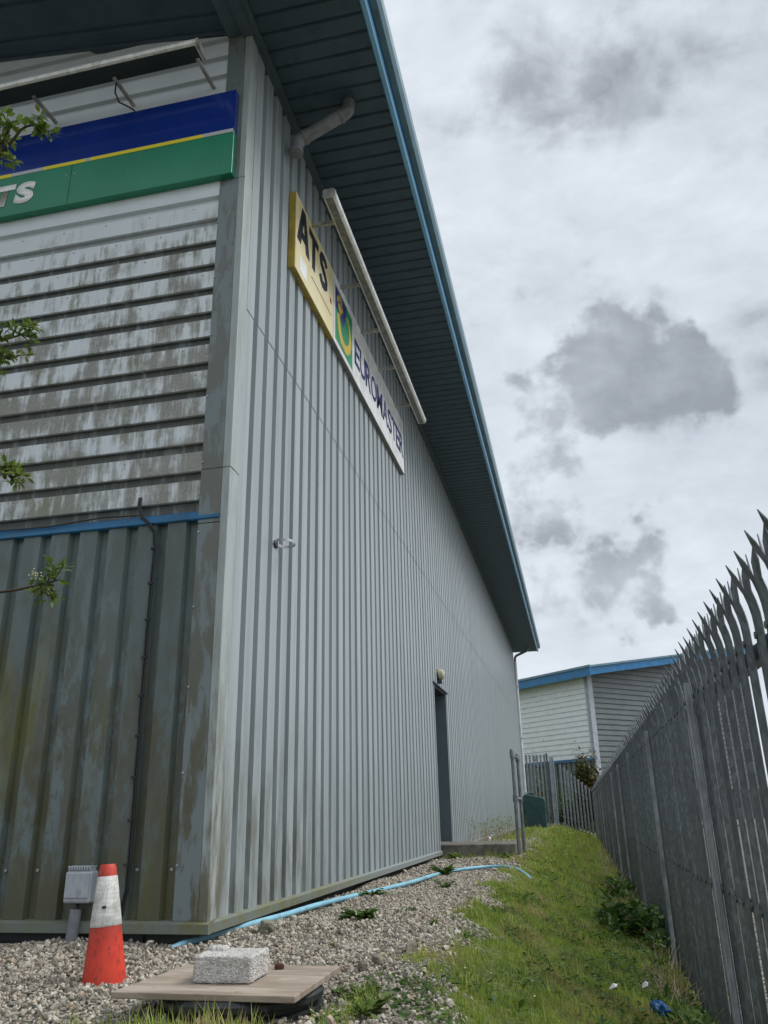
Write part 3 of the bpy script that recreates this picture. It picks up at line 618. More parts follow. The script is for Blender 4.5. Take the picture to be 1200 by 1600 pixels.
# side sign
SS = thing('wall_sign', 'long yellow and white lettered sign board high on the ribbed side wall', 'sign')
XS = .090; ys0, ysm, ys1, zs0, zs1 = .885, 1.955, 5.19, 4.50, 5.245
bevel(MB().box((.028, ys0, zs0), (XS-.003, ysm-.002, zs1)).build('sign_case', M['yedge'], SS), .004)
bevel(MB().box((.028, ysm+.002, zs0), (XS-.003, ys1, zs1)).build('sign_case', M['gedge'], SS), .004)
MB().box((XS-.0029, ys0+.004, zs0+.006), (XS, ysm-.004, zs1-.006)).build('yellow_panel', M['ypan'], SS)
MB().box((XS-.0029, ysm+.004, zs0+.006), (XS, ys1-.004, zs1-.006)).build('white_panel', M['wpan'], SS)
pl = lambda e: (lambda a_, b_: (XS+e, a_, b_))
def slab(name, polys, u0, u1, v0, v1, place, mat, parent):
    mb = MB()
    for pts in polys: mb.add([place(u0+a_*(u1-u0), v0+b_*(v1-v0)) for a_, b_ in pts], [tuple(range(len(pts)))])
    o = mb.build(name, mat, parent, recalc=False); sd = o.modifiers.new('t', 'SOLIDIFY'); sd.thickness = .003; sd.offset = 0; return o
slab('letter', [[(0, 0), (.29, 0), (.60, 1), (.36, 1)], [(.71, 0), (1, 0), (.64, 1), (.602, 1), (.50, .68)], [(.30, .20), (.70, .20), (.62, .40), (.38, .40)]], .918, 1.238, 4.812, 5.195, pl(.002), M['ink'], SS)
slab('letter', [[(0, .80), (1, .80), (1, 1), (0, 1)], [(.35, 0), (.65, 0), (.65, .7999), (.35, .7999)]], 1.222, 1.480, 4.808, 5.160, pl(.002), M['ink'], SS)
cp_ = [(.84, .76), (.72, .86), (.50, .895), (.27, .85), (.17, .73), (.24, .61), (.45, .53), (.68, .45), (.82, .34), (.80, .20), (.62, .115), (.40, .10), (.22, .15), (.10, .25)]
qs = []; sm_ = catmull([(a_, b_, 0) for a_, b_ in cp_], 4) if False else [Vector((a_, b_, 0)) for a_, b_ in cp_]
L1, L2 = [], []
for i, p in enumerate(sm_):
    d_ = (sm_[min(i+1, len(sm_)-1)]-sm_[max(i-1, 0)]); d_ = Vector((d_.x*.7, d_.y, 0)).normalized(); n_ = Vector((-d_.y, d_.x, 0)); L1.append((p.x+n_.x*.155, p.y+n_.y*.105)); L2.append((p.x-n_.x*.155, p.y-n_.y*.105))
slab('letter', [[L1[i], L1[i+1], L2[i+1], L2[i]] for i in range(len(L1)-1)], 1.515, 1.765, 4.818, 5.190, pl(.002), M['ink'], SS)
flat('patch', [(1.0, 4.555), (1.17, 4.555), (1.165, 4.70), (1.005, 4.705)], pl(.001), M['white'], SS)
flat('underline', [(1.30, 4.704), (1.883, 4.703), (1.883, 4.710), (1.30, 4.711)], pl(.001), M['ink'], SS)
flat('tag', [(1.845, 4.828), (1.895, 4.828), (1.895, 4.882), (1.845, 4.882)], pl(.001), M['red'], SS)
letters = 'EUROMASTER'; wd = [.20, .225, .22, .25, .28, .25, .21, .21, .20, .22]; tot = sum(wd); gap = (5.135-2.715-tot)/9; uu = 2.715
for ch, w_ in zip(letters, wd):
    letter(ch, uu, uu+w_, 4.70, 4.99, pl(.002), M['navy'], SS, .012); uu += w_+gap
# emblem
EM = flat('emblem', [(2.02, 4.56), (2.62, 4.56), (2.62, 5.14), (2.02, 5.14)], pl(.001), M['lgreen'], SS)
def ell(cx, cy, rx, ry, a0, a1, n=28): return [(cx+rx*math.cos(R(a0+(a1-a0)*i/n)), cy+ry*math.sin(R(a0+(a1-a0)*i/n))) for i in range(n+1)]
flat('blue_field', [(2.02, 5.14), (2.42, 5.14), (2.38, 5.02), (2.33, 4.90), (2.28, 4.82), (2.20, 4.86), (2.12, 4.89), (2.02, 4.91)], pl(.0025), M['lblue'], EM)
o_ = ell(2.325, 4.825, .255, .235, 168, 428); i_ = ell(2.335, 4.85, .165, .165, 160, 428)
mb = MB(); n = len(o_); mb.add([pl(.004)(*p) for p in o_+i_], [(k, k+1, n+k+1, n+k) for k in range(n-1)]); mb.build('yellow_swoosh', M['lyel'], EM, recalc=False)
mb = MB()
for cx, cy, rx, ry in ((2.165, 4.965, .062, .055), (2.085, 5.02, .022, .035), (2.125, 5.065, .022, .038), (2.175, 5.08, .022, .038), (2.225, 5.065, .022, .036), (2.25, 5.0, .022, .032)):
    pts = ell(cx, cy, rx, ry, 0, 340, 16); mb.add([pl(.0045)(*p) for p in pts], [tuple(range(len(pts)))])
mb.build('paw_print', M['lyel'], EM, recalc=False)
for k in range(9): screw(.06, ys0+.15+k*.5, zs0, SS, .9, (R(90), 0, 0))
# side sign light
def trough_side():
    L_ = thing('sign_light', 'long slim trough light on five arms beside the side wall lettering', 'sign light')
    P_ = [(.288, 5.215), (.300, 5.205), (.372, 5.205), (.390, 5.22), (.394, 5.262), (.375, 5.285), (.30, 5.285), (.288, 5.27)]
    bevel(MB().poly_ext(P_, lambda p, q_, t_: (p, t_, q_), .985, 5.20).build('housing', M['alub'], L_), .002)
    MB().box((.306, .99, 5.1995), (.366, 5.195, 5.206)).build('diffuser', M['lens'], L_)
    for y_ in (.97, 5.20): bevel(MB().poly_ext([(p+(p-.34)*.06, q_+(q_-5.245)*.08) for p, q_ in P_], lambda p, q_, t_: (p, t_, q_), y_, y_+.016).build('end_cap', M['alu'], L_), .002)
    for y_ in (1.30, 2.2, 3.0, 3.78, 4.70):
        MB().bar((.03, y_, 5.235), (.30, y_, 5.228), .024, .034).build('arm', M['alu'], L_)
trough_side()
# front sign
FS = thing('fascia_sign', 'wide blue over green fascia sign with yellow stripe on the front wall', 'sign')
YF = -.095; xr = -.030; xl = -7.2; zb, zm, zt = 4.565, 4.925, 5.315
bevel(MB().box((xl, YF+.002, zb), (xr, -.035, zm+.015)).build('green_panel', M['sgreen'], FS), .004)
bevel(MB().box((xl, YF+.002, zm+.0152), (xr, -.035, zt)).build('blue_panel', M['sblue'], FS), .004)
MB().box((xl+.01, YF-.001, zm), (xr-.005, YF+.0018, zm+.030)).build('yellow_stripe', M['syel'], FS)
for xx in (-1.28, -3.4): MB().box((xx-.0015, YF+.0005, zb+.005), (xx+.0015, YF+.003, zt-.005)).build('panel_joint', M['black'], FS)
for xx in (-1.32, -1.25): screw(xx, YF+.002, zm-.09, FS, .8)
pf = lambda a_, b_: (a_, YF-.001, b_)
letter('S', -1.730, -1.575, 4.655, 4.845, pf, M['white'], FS, .06, .12)
letter('T', -1.90, -1.745, 4.657, 4.845, pf, M['white'], FS, .06, .12)
L_ = thing('sign_light', 'long trough light with bright lip above the blue and green sign', 'sign light')
P_ = [(-.275, 5.425), (-.40, 5.425), (-.418, 5.432), (-.425, 5.45), (-.418, 5.470), (-.395, 5.478), (-.285, 5.47), (-.275, 5.455)]
bevel(MB().poly_ext(P_, lambda p, q_, t_: (t_, p, q_), -7.0, -.20).build('housing', M['alub'], L_), .002)
MB().box((-6.99, -.402, 5.4205), (-.21, -.279, 5.4255)).build('diffuser', M['lampd'], L_)
bevel(MB().poly_ext([(p+(p+.35)*.05, q_+(q_-5.45)*.1) for p, q_ in P_], lambda p, q_, t_: (t_, p, q_), -.20, -.183).build('end_cap', M['alu'], L_), .002)
for xx in (-.232, -.872, -1.52, -2.2, -2.9):
    MB().bar((xx, -.03, 5.44), (xx, -.31, 5.412), .024, .02).build('arm', M['alu'], L_)
ca = MB().tube([(-.872, -.28, 5.40), (-.90, -.24, 5.36), (-.905, -.17, 5.34), (-.88, -.10, 5.37), (-.86, -.05, 5.38), (-.83, -.035, 5.33)], .006, 8).build('flex', M['cable'], L_, smooth=True)

# soffit outlet elbow pipe
def elbow(a_, b_, c_, n=7):
    a_, b_, c_ = map(Vector, (a_, b_, c_)); return [(1-t_)**2*a_ + 2*t_*(1-t_)*b_ + t_*t_*c_ for t_ in [i/n for i in range(n+1)]]
E_ = thing('outlet_pipe', 'fat grey elbow pipe hanging under the soffit near the building corner', 'pipe', (.57, .76, 5.9))
top = Vector((.570, .76, 5.95)); k1 = Vector((.565, .755, 5.835)); k2 = Vector((.135, .735, 5.60)); end = Vector((.130, .735, 5.485)); dv = (k2-k1).normalized()
pts = [top] + elbow(k1+Vector((0, 0, .03)), k1, k1+dv*.06) + elbow(k2-dv*.06, k2, k2+Vector((0, 0, -.05))) + [end]
local(autosmooth(MB().tube(pts, .054, 18, caps=False).build('pipe', M['pvc'])), E_)
local(autosmooth(MB().tube([end+Vector((0,0,.002)), end+Vector((0,0,.06))], .049, 18, caps=True).build('pipe_bore', M['black'])), E_)
for a_, d_ in ((k1+dv*.075, dv), (k2-dv*.075, dv), (end+Vector((0,0,.012)), Vector((0,0,1)))):
    local(autosmooth(MB().tube([a_-d_*.016, a_-d_*.012, a_+d_*.012, a_+d_*.016], [.054, .061, .061, .054], 18).build('pipe_collar', M['pvc'])), E_)
local(MB().bar((.005, .735, 5.53), (.10, .735, 5.53), .012, .012).build('bracket', M['steel']), E_)
# downpipe at the far corner
E_ = thing('downpipe', 'white downpipe running down the far corner of the ribbed wall', 'downpipe', (.085, 25.36, 0))
pts = [Vector((.085, 25.36, -.1)), Vector((.085, 25.36, 5.50))] + elbow((.085, 25.36, 5.55), (.085, 25.36, 5.66), (.17, 25.33, 5.70)) + elbow((.50, 25.15, 5.80), (.58, 25.1, 5.83), (.58, 25.1, 5.95))
local(autosmooth(MB().tube(pts[:2], .052, 14).build('pipe', M['pvcw'])), E_)
local(autosmooth(MB().tube(pts[1:], .045, 14).build('swan_neck', M['pvc'])), E_)
for z_ in (1.0, 2.8, 4.6): local(MB().box((.02, 25.29, z_), (.15, 25.43, z_+.05)).build('pipe_clip', M['pvcw']), E_)

# ring hook on the side wall
E_ = thing('wall_ring', 'small steel ring sticking out from a dark wall bracket on the ribbed wall', 'ring', (.03, .75, 2.17))
pts = [(.118+.052*math.cos(a), .765+.115*math.sin(a)*1.0, 2.178+.012*math.cos(a)) for a in [2*math.pi*i/28 for i in range(29)]]
mb = MB()
for sg in (1,):
    n = 40; vs = []
    for i in range(n):
        a = 2*math.pi*i/n
        for rr_, zz_ in ((.062, -.009), (.067, -.009), (.067, .009), (.062, .009)): vs.append((.108+rr_*math.cos(a), .765+rr_*1.25*math.sin(a), 2.176+zz_))
    fs = [(4*i+k, 4*i+(k+1) % 4, 4*((i+1) % n)+(k+1) % 4, 4*((i+1) % n)+k) for i in range(n) for k in range(4)]
    mb.add(vs, fs)
local(autosmooth(mb.build('ring', M['steel'])), E_)
local(bevel(MB().box((.024, .735, 2.150), (.052, .785, 2.196)).build('bracket', M['black']), .005), E_)
# bulkhead lamp above the door
E_ = thing('bulkhead_light', 'small round cream bulkhead lamp on the wall just above the doorway', 'lamp', (.03, 7.72, 2.31))
local(autosmooth(MB().lathe([(0, .0), (.085, .0), (.088, .02), (.075, .035), (0, .036)], 20, (.026, 7.50, 2.315), 'X').build('lamp_base', M['black'])), E_)
local(autosmooth(MB().lathe([(.076, .034), (.080, .06), (.068, .095), (.04, .115), (0, .122)], 20, (.026, 7.50, 2.325), 'X').build('lamp_glass', M['cream'])), E_)
local(MB().box((.03, 7.45, 2.20), (.10, 7.56, 2.245)).build('sensor', M['lampd']), E_)

# meter box with duct
E_ = thing('meter_box', 'light grey electrical box on a grey duct pipe behind the traffic cone', 'electrical box', (-.63, -.06, -.09))
bx = bevel(MB().box((-.700, -.115, .085), (-.552, -.045, .232)).build('box', M['boxg']), .012, 3); local(bx, E_)
c_ = bevel(MB().box((-.692, -.121, .110), (-.560, -.1151, .225)).build('lid', M['boxg']), .003); local(c_, E_)
mb = MB(); mb.box((-.69, -.10, .232), (-.562, -.06, .238))
for k in range(9): mb.box((-.685+k*.0142, -.112, .238), (-.677+k*.0142, -.06, .250))
mb.box((-.69, -.112, .250), (-.562, -.055, .256)); local(mb.build('vent_strip', M['boxg']), E_)
local(autosmooth(MB().tube([(-.655, -.085, -.16), (-.640, -.080, .058)], .0285, 16).build('duct', M['pvc'])), E_)
local(MB().tube([(-.640, -.080, .0), (-.632, -.080, .09)], .008, 8).build('feed_cable', M['cable'], smooth=True), E_)
# wall cables
E_ = thing('wall_cable', 'pair of black cables clipped down the mossy front wall from a hole', 'cable', (-.4, -.04, .1))
def wob(pts, rad, n=60, amp=.003, seed=1):
    rr = random.Random(seed); P2 = []
    for i in range(n+1):
        t_ = i/n*(len(pts)-1); k = min(int(t_), len(pts)-2); q_ = Vector(pts[k]).lerp(Vector(pts[k+1]), t_-k); P2.append(q_+Vector((rr.uniform(-amp, amp), rr.uniform(-amp, amp)*.5, 0)))
    return MB().tube(P2, rad, 8)
for k, dx in enumerate((0, .014)):
    local(wob([(-.528+dx, -.036, 2.265), (-.525+dx, -.045, 2.20), (-.495+dx, -.055, 2.13), (-.445+dx, -.055, 2.085), (-.412+dx, -.045, 2.03), (-.404+dx, -.043, 1.95), (-.408+dx, -.043, 1.4), (-.402+dx, -.043, .8), (-.398+dx, -.043, .15), (-.42+dx, -.045, .02)], .0052, 70, .002, k).build('cable', M['cable'], smooth=True), E_)
local(wob([(-.49, -.052, 2.145), (-.75, -.056, 2.155), (-1.1, -.056, 2.132), (-1.6, -.056, 2.142), (-3.0, -.056, 2.135)], .0045, 60, .002, 5).build('cable', M['cable'], smooth=True), E_)
for k in range(9): local(MB().box((-.417, -.053, .25+k*.21), (-.387, -.037, .262+k*.21)).build('cable_clip', M['black']), E_)

# ------------------------------------------------------------------ foreground objects
CN = thing('traffic_cone', 'worn orange traffic cone with white reflective sleeve standing in the gravel', 'traffic cone', (.038, -.925, -.108))
def cr(z_): return .082 - (.082-.031)*z_/.415
prof = [(cr(z_), z_) for z_ in (-.02, .03, .06, .1, .14, .18, .22, .27, .32, .37, .405)] + [(.027, .416), (.020, .412), (.020, .37)]
autosmooth(MB().lathe(prof, 36).build('cone_body', M['cone'], CN), 50)
prof = [(cr(z_)+.002, z_) for z_ in (.200, .24, .28, .33, .372)]
autosmooth(MB().lathe([(cr(.198), .198)]+prof+[(cr(.374), .374)], 36).build('reflective_sleeve', M['sleeve'], CN), 50)
CN.rotation_euler = (R(-.8), R(-3.6), R(20))
mb = MB(); mb.box((-.006, -.0565, .262), (.008, -.0505, .271)); mb.build('sleeve_mark', M['brown'], CN)

def rough_block(name, w, d, h, seed, mat, sub=26, amp=.004, rnd=.012):
    bm = bmesh.new(); bmesh.ops.create_cube(bm, size=1); bmesh.ops.subdivide_edges(bm, edges=bm.edges, cuts=sub, use_grid_fill=True)
    for v in bm.verts:
        p = Vector((v.co.x*w, v.co.y*d, v.co.z*h)); hw = Vector((w/2-rnd, d/2-rnd, h/2-rnd))
        c = Vector((max(-hw.x, min(hw.x, p.x)), max(-hw.y, min(hw.y, p.y)), max(-hw.z, min(hw.z, p.z)))); q_ = p-c
        if q_.length > 1e-6: p = c + q_.normalized()*rnd
        nn = q_.normalized() if q_.length > 1e-6 else Vector((0,0,1))
        v.co = p + nn*(amp*mnoise.fractal(p*60+Vector((seed,0,0)), 1, 2, 4) + amp*1.2*mnoise.noise(p*14+Vector((0,seed,0))))
    me = bpy.data.meshes.new(name); bm.to_mesh(me); bm.free(); me.materials.append(mat)
    me.polygons.foreach_set('use_smooth', [True]*len(me.polygons))
    o = bpy.data.objects.new(name, me); COL.objects.link(o); return o
bk_ = rough_block('concrete_block', .195, .175, .078, 3, M['block'], 30, .0018, .008); bk_.location = (.700, -1.283, .0215); bk_.rotation_euler = (0, 0, R(1))
tag(bk_, 'rough pale concrete block resting on the wooden board', 'concrete block')
lump = rough_block('mortar_lump', .070, .050, .022, 9, M['block'], 10, .0025, .011); lump.parent = bk_; lump.location = (-.062, .03, .041)
bd = MB(); bp = [(.405, -1.515), (.995, -1.512), (.992, -1.015), (.43, -1.055)]
bd.poly_ext(bp, lambda p, q_, t_: (p, q_, t_), -.0375, -.0185); o = bevel(bd.build('wooden_board', M['board']), .003)
tag(o, 'weathered wooden board lying on a black plastic drum', 'board')
dm = MB(); pr_ = [(.0, -.05), (.20, -.05)]
z_ = -.052
for k in range(6): pr_ += [(.262, z_), (.262, z_-.016), (.240, z_-.022), (.240, z_-.034)]; z_ -= .038
o = autosmooth(dm.lathe([(0, -.0385), (.25, -.0385)] + pr_[2:], 40, (.735, -1.27, 0)).build('plastic_drum', M['drum'])); tag(o, 'black ribbed plastic chamber riser under the wooden board', 'drum')
o = rough_block('brown_clod', .03, .025, .022, 4, M['brown'], 5, .004, .009); o.location = (.80, -1.10, -.010); tag(o, 'small dark brown clod on the board behind the pale block', 'clod')
o = rough_block('field_stone', .075, .07, .085, 5, M['stone'], 8, .008, .025); o.location = (.225, .29, -.075); o.rotation_euler = (.2, .3, .4); tag(o, 'single larger mossy stone by the wall base', 'stone')

# hose
hp = [(-.10, -.10, -.112), (-.062, -.035, -.095), (-.006, .12, -.085), (.03, .32, -.078), (.075, .56, -.072), (.115, .90, -.072), (.135, 1.40, -.075), (.21, 1.95, -.075), (.30, 2.50, -.078), (.42, 3.20, -.075), (.50, 3.9, -.07), (.60, 4.6, -.075), (.78, 4.98, -.075), (1.02, 5.02, -.07), (1.20, 4.80, -.09), (1.33, 4.50, -.15)]
def catmull(P, n=10):
    P = [Vector(p) for p in P]; out = []
    for i in range(len(P)-1):
        p0, p1, p2, p3 = P[max(i-1, 0)], P[i], P[i+1], P[min(i+2, len(P)-1)]
        for k in range(n):
            t_ = k/n; out.append(.5*((2*p1)+(-p0+p2)*t_+(2*p0-5*p1+4*p2-p3)*t_*t_+(-p0+3*p1-3*p2+p3)*t_**3))
    return out + [P[-1]]
o = MB().tube(catmull(hp), .0165, 14).build('water_hose', M['hose'], smooth=True); tag(o, 'light blue plastic water pipe curving across the gravel', 'hose')

# ------------------------------------------------------------------ palisade fences
def pale_mesh(h_straight, name='pale', bend=True, mat=None):
    """W section pale facing -X; local origin at its foot"""
    w = .033; cols = [(-w, .004), (-w*.8, .001), (-w*.42, -.0075), (0, -.002), (w*.42, -.0075), (w*.8, .001), (w, .004)]
    bm = bmesh.new()
    zs = [0, h_straight*.33, h_straight*.66, h_straight]
    def off(z_):
        e = max(0, z_-h_straight); return -(min(e, .09)**2*1.7 + max(0, e-.09)*.24) if bend else 0
    if bend: zs += [h_straight+.03, h_straight+.06, h_straight+.09]
    ztop = zs[-1]; grid = [[bm.verts.new((cx_+off(z_), cy_, z_)) for cy_, cx_ in cols] for z_ in zs]
    for i in range(len(zs)-1):
        for k in range(6): bm.faces.new((grid[i][k], grid[i][k+1], grid[i+1][k+1], grid[i+1][k]))
    T_ = grid[-1]; hh = .085 if bend else .09
    for ks, dy, dx in (((0, 1, 2), -.016, .016), ((2, 3, 4), 0, -.018), ((4, 5, 6), .016, .016)):
        mid = sum((T_[k].co for k in ks), Vector())/3
        a_ = [bm.verts.new(T_[k].co + Vector((off(ztop+.045)-off(ztop)+dx*.5, dy*.6 - (mid.y-T_[k].co.y)*.55, .045))) for k in ks]
        tp = bm.verts.new(mid + Vector((off(ztop+hh)-off(ztop)+dx, dy*1.2, hh)))
        for j in range(2): bm.faces.new((T_[ks[j]], T_[ks[j+1]], a_[j+1], a_[j])); bm.faces.new((a_[j], a_[j+1], tp))
    bmesh.ops.recalc_face_normals(bm, faces=bm.faces)
    bmesh.ops.solidify(bm, geom=bm.faces[:], thickness=.003)
    for z_ in (h_straight-.03, h_straight*.46):    # bolts
        rr = bmesh.ops.create_cone(bm, cap_ends=True, segments=6, radius1=.011, radius2=.009, depth=.014, matrix=Matrix.Translation((-.010, 0, z_)) @ Matrix.Rotation(R(90), 4, 'Y'))
    me = bpy.data.meshes.new(name); bm.to_mesh(me); bm.free(); me.materials.append(mat or M['galv']); return me
XF = 2.385; PP = .1485; BZ = -.50
F = thing('palisade_fence', 'tall dark galvanised palisade security fence with outcurved spiked heads along the grass bank', 'fence', (XF, 0, BZ))
pm = pale_mesh(1.445)
y_ = -2.75; far_v = MB(); k = 0
while y_ < 27.0:
    zj = random.uniform(-.006, .006); tilt = random.uniform(-.006, .006)
    if k < 100:
        o = bpy.data.objects.new('pale', pm); COL.objects.link(o); o.parent = F; o.location = (random.uniform(-.002, .002), y_, zj); o.rotation_euler = (tilt, 0, random.uniform(-.04, .04))
    else:
        far_v.add([(v.co.x+0, v.co.y+y_, v.co.z+zj) for v in pm.vertices], [tuple(p.vertices) for p in pm.polygons])
    y_ += PP; k += 1
o = far_v.build('pale', M['galv'], F, recalc=False); o['kind'] = 'stuff'
for z_ in (1.39, .653, .12):
    MB().box((.012, -2.9, z_-.022), (.050, 27.0, z_+.022)).build('rail', M['galvd'], F)
yp = 1.95-PP/2
for k in range(-1, 11):
    o = MB().box((-.044, -.0205, -.1), (-.039, .0205, 1.47)).box((-.039, -.003, -.1), (-.020, .003, 1.47)).build('post', M['galvp'], F); o.location = (0, yp+k*2.33+PP/2, 0)

# back fence run, gate
G = thing('palisade_fence', 'lighter palisade fence run closing the end of the grass bank beside the gate', 'fence', (1.1, 27.0, -.3))
pmb = pale_mesh(1.30, bend=False, mat=M['galvp'])
for i in range(10):
    s_ = (i+.5)/10; o = bpy.data.objects.new('pale', pmb); COL.objects.link(o); o.parent = G
    topz = 2.05 - .95*min(1, s_*1.1); fz = -.1-.42*s_; hh = (topz-fz)/1.39
    o.location = (.14+s_*1.17, 0, fz+.3); o.scale = (1, 1, hh); o.rotation_euler = (0, 0, R(90))
MB().bar((.05, .03, 1.75), (1.3, .03, .95), .04, .045).build('rail', M['galvd'], G); MB().bar((.05, .03, .55), (1.3, .03, .15), .04, .045).build('rail', M['galvd'], G)
G = thing('palisade_gate', 'tall palisade gate closing the path between the wall corner and a pale post', 'gate', (.5, 25.9, -.1))
pmg = pale_mesh(2.28, bend=False, mat=M['galvp'])
for i in range(6):
    o = bpy.data.objects.new('pale', pmg); COL.objects.link(o); o.parent = G; o.location = (-.32+i*.125, 0, 0.02); o.rotation_euler = (0, 0, R(90))
for z_ in (.32, .88, 2.0): MB().box((-.42, .018, z_-.022), (.42, .055, z_+.022)).build('rail', M['galvd'], G)
bevel(MB().box((.36, -.03, 0), (.42, .03, 2.42)).build('gate_stile', M['galvd'], G), .004)
gp = bevel(MB().box((.46, -.02, -.3), (.475, .16, 2.38)).box((.475, .05, -.3), (.60, .062, 2.30)).box((.60, -.02, -.3), (.615, .16, 2.24)).build('gate_post', M['galvw'], G), .003)
MB().box((.40, -.03, 1.05), (.46, .02, 1.13)).build('latch', M['galvd'], G)
# green bin
E_ = thing('green_tank', 'dark green moulded plastic bin standing against the gate by the downpipe', 'bin', (.42, 24.3, -.1))
pr_ = [(-.34, 0), (.36, 0), (.36, .86), (.30, .93), (-.26, 1.05), (-.34, .98)]
o = bevel(MB().poly_ext(pr_, lambda p, q_, t_: (p, t_, q_), -.3, .35).build('tank_body', M['bin'], E_), .03, 4)
arc = [(-.33+.56*math.sin(R(a)), -.302, .80*math.cos(R(a))+.0) for a in range(2, 90, 6)]
MB().tube(arc, .008, 6).build('moulded_seam', M['black'], E_)
bevel(MB().box((-.20, -.15, 1.02), (.02, .12, 1.075)).build('cap', M['bin'], E_), .01)

# ------------------------------------------------------------------ neighbouring building
c0 = Vector((2.727, 34.022, 0)); dl = Vector((-.709, .705, 0)); dr_ = Vector((.705, .709, 0)); nl = Vector((-.705, -.709, 0)); nr = Vector((.709, -.705, 0))
NB = thing('neighbour_building', 'pale ribbed warehouse with bright blue eaves beyond the fences', 'building', tuple(c0))
ZF, ZW = 2.50, 6.36
def hclad(mb, base, d, n, L, z0, z1, per, dep, rise=0.0):
    z_ = z0; pr_ = []
    while z_ < z1+rise*L: pr_ += [(z_, dep), (z_+per*.70, dep), (z_+per*.76, 0), (z_+per*.94, 0)]; z_ += per
    vs = []; fs = []
    for z_, e in pr_:
        st0 = max(0, (z_-z1)/rise) if rise else 0
        if not rise and z_ > z1: continue
        if st0 > L: continue
        vs += [base+d*st0+n*e+Vector((0,0,z_)), base+d*L+n*e+Vector((0,0,z_))]
    k_ = len(vs)//2; mb.add(vs, [(2*i, 2*i+1, 2*i+3, 2*i+2) for i in range(k_-1)])
zero = Vector((0, 0, 0))
mb = MB(); hclad(mb, zero, dl, nl, 9, ZF+.06, ZW-.16, .235, .075); mb.build('left_wall', M['fw'], NB, recalc=False)
mb = MB(); hclad(mb, zero, dr_, nr, 12, 1.2, ZW-.12, .235, .05, .165); mb.build('gable_wall', M['fg'], NB, recalc=False)
def obox(mb, d, n, a0, a1, b0, b1, z0, z1, rise=0.0):
    vs = []
    for zz_ in (0, 1):
        for a_, b_ in ((a0, b0), (a1, b0), (a1, b1), (a0, b1)): p = d*a_+n*b_; vs.append((p.x, p.y, (z0, z1)[zz_]+rise*max(a_, 0)))
    mb.add(vs, [(0,3,2,1),(4,5,6,7),(0,1,5,4),(1,2,6,5),(2,3,7,6),(3,0,4,7)])
mb = MB(); obox(mb, dr_, nr, -.06, .22, 0, .09, -.2, ZW-.1); obox(mb, dl, nl, 0, .12, 0, .08, ZF, ZW-.1); mb.build('corner_trim', M['galvw'], NB)
mb = MB(); obox(mb, dl, nl, 0, 9, 0, .12, ZF-.06, ZF+.06); mb.build('blue_flashing', M['blue'], NB)
mb = MB()
for k in range(30): obox(mb, dl, nl, k*.3, k*.3+.2, 0, .05, -.2, ZF-.06)
obox(mb, dl, nl, 0, 9, -.05, 0, -.2, ZF-.06); mb.build('lower_wall', M['low'], NB)
mb = MB(); obox(mb, dl, nl, -.9, 9.5, .62, .70, ZW-.38, ZW-.02); obox(mb, dr_, nr, -.62, 12.5, .62, .70, ZW-.34, ZW-.02, .17); mb.build('fascia', M['bluef'], NB)
mb = MB(); obox(mb, dl, nl, -.95, 9.5, .66, .76, ZW-.02, ZW+.08); obox(mb, dr_, nr, -.72, 12.5, .66, .76, ZW-.018, ZW+.07, .17); mb.build('gutter_lip', M['gutter'], NB)
mb = MB(); obox(mb, dl, nl, -.6, 9.5, 0, .62, ZW-.26, ZW-.21); obox(mb, dr_, nr, 0, 12.5, 0, .62, ZW-.18, ZW-.13, .17); mb.build('soffit', M['soffit'], NB)
mb = MB()
vs = [dr_*a_ - nr*(-.7) + dl*0 for a_ in (0, 12)]
p0 = nl*.6 + nr*.7; p1 = p0 + dr_*12.5; p2 = p1 + dl*10; p3 = p0 + dl*10
mb.add([(p0.x, p0.y, ZW+.02), (p1.x, p1.y, ZW+.02+12.5*.17), (p2.x, p2.y, ZW+.02+12.5*.17), (p3.x, p3.y, ZW+.02)], [(0,1,2,3)]); mb.build('roof', M['roof'], NB, recalc=False)
mb = MB(); q0 = -nl*.1-nr*.1; q1 = q0+dr_*12; q2 = q1+dl*9; q3 = q0+dl*9
mb.add([(p.x, p.y, z_) for z_ in (-.2, ZW-.16) for p in (q0, q1, q2, q3)], [(0,1,5,4),(1,2,6,5),(2,3,7,6),(3,0,4,7)]); mb.build('inner_wall', M['darkgap'], NB)

# ------------------------------------------------------------------ vegetation
def cone_dirs(n, up=.6, spread=1.0):
    d = rng.normal(0, spread, (n, 3)); d[:, 2] = np.abs(d[:, 2])*.5+up; return d/np.linalg.norm(d, axis=1, keepdims=True)
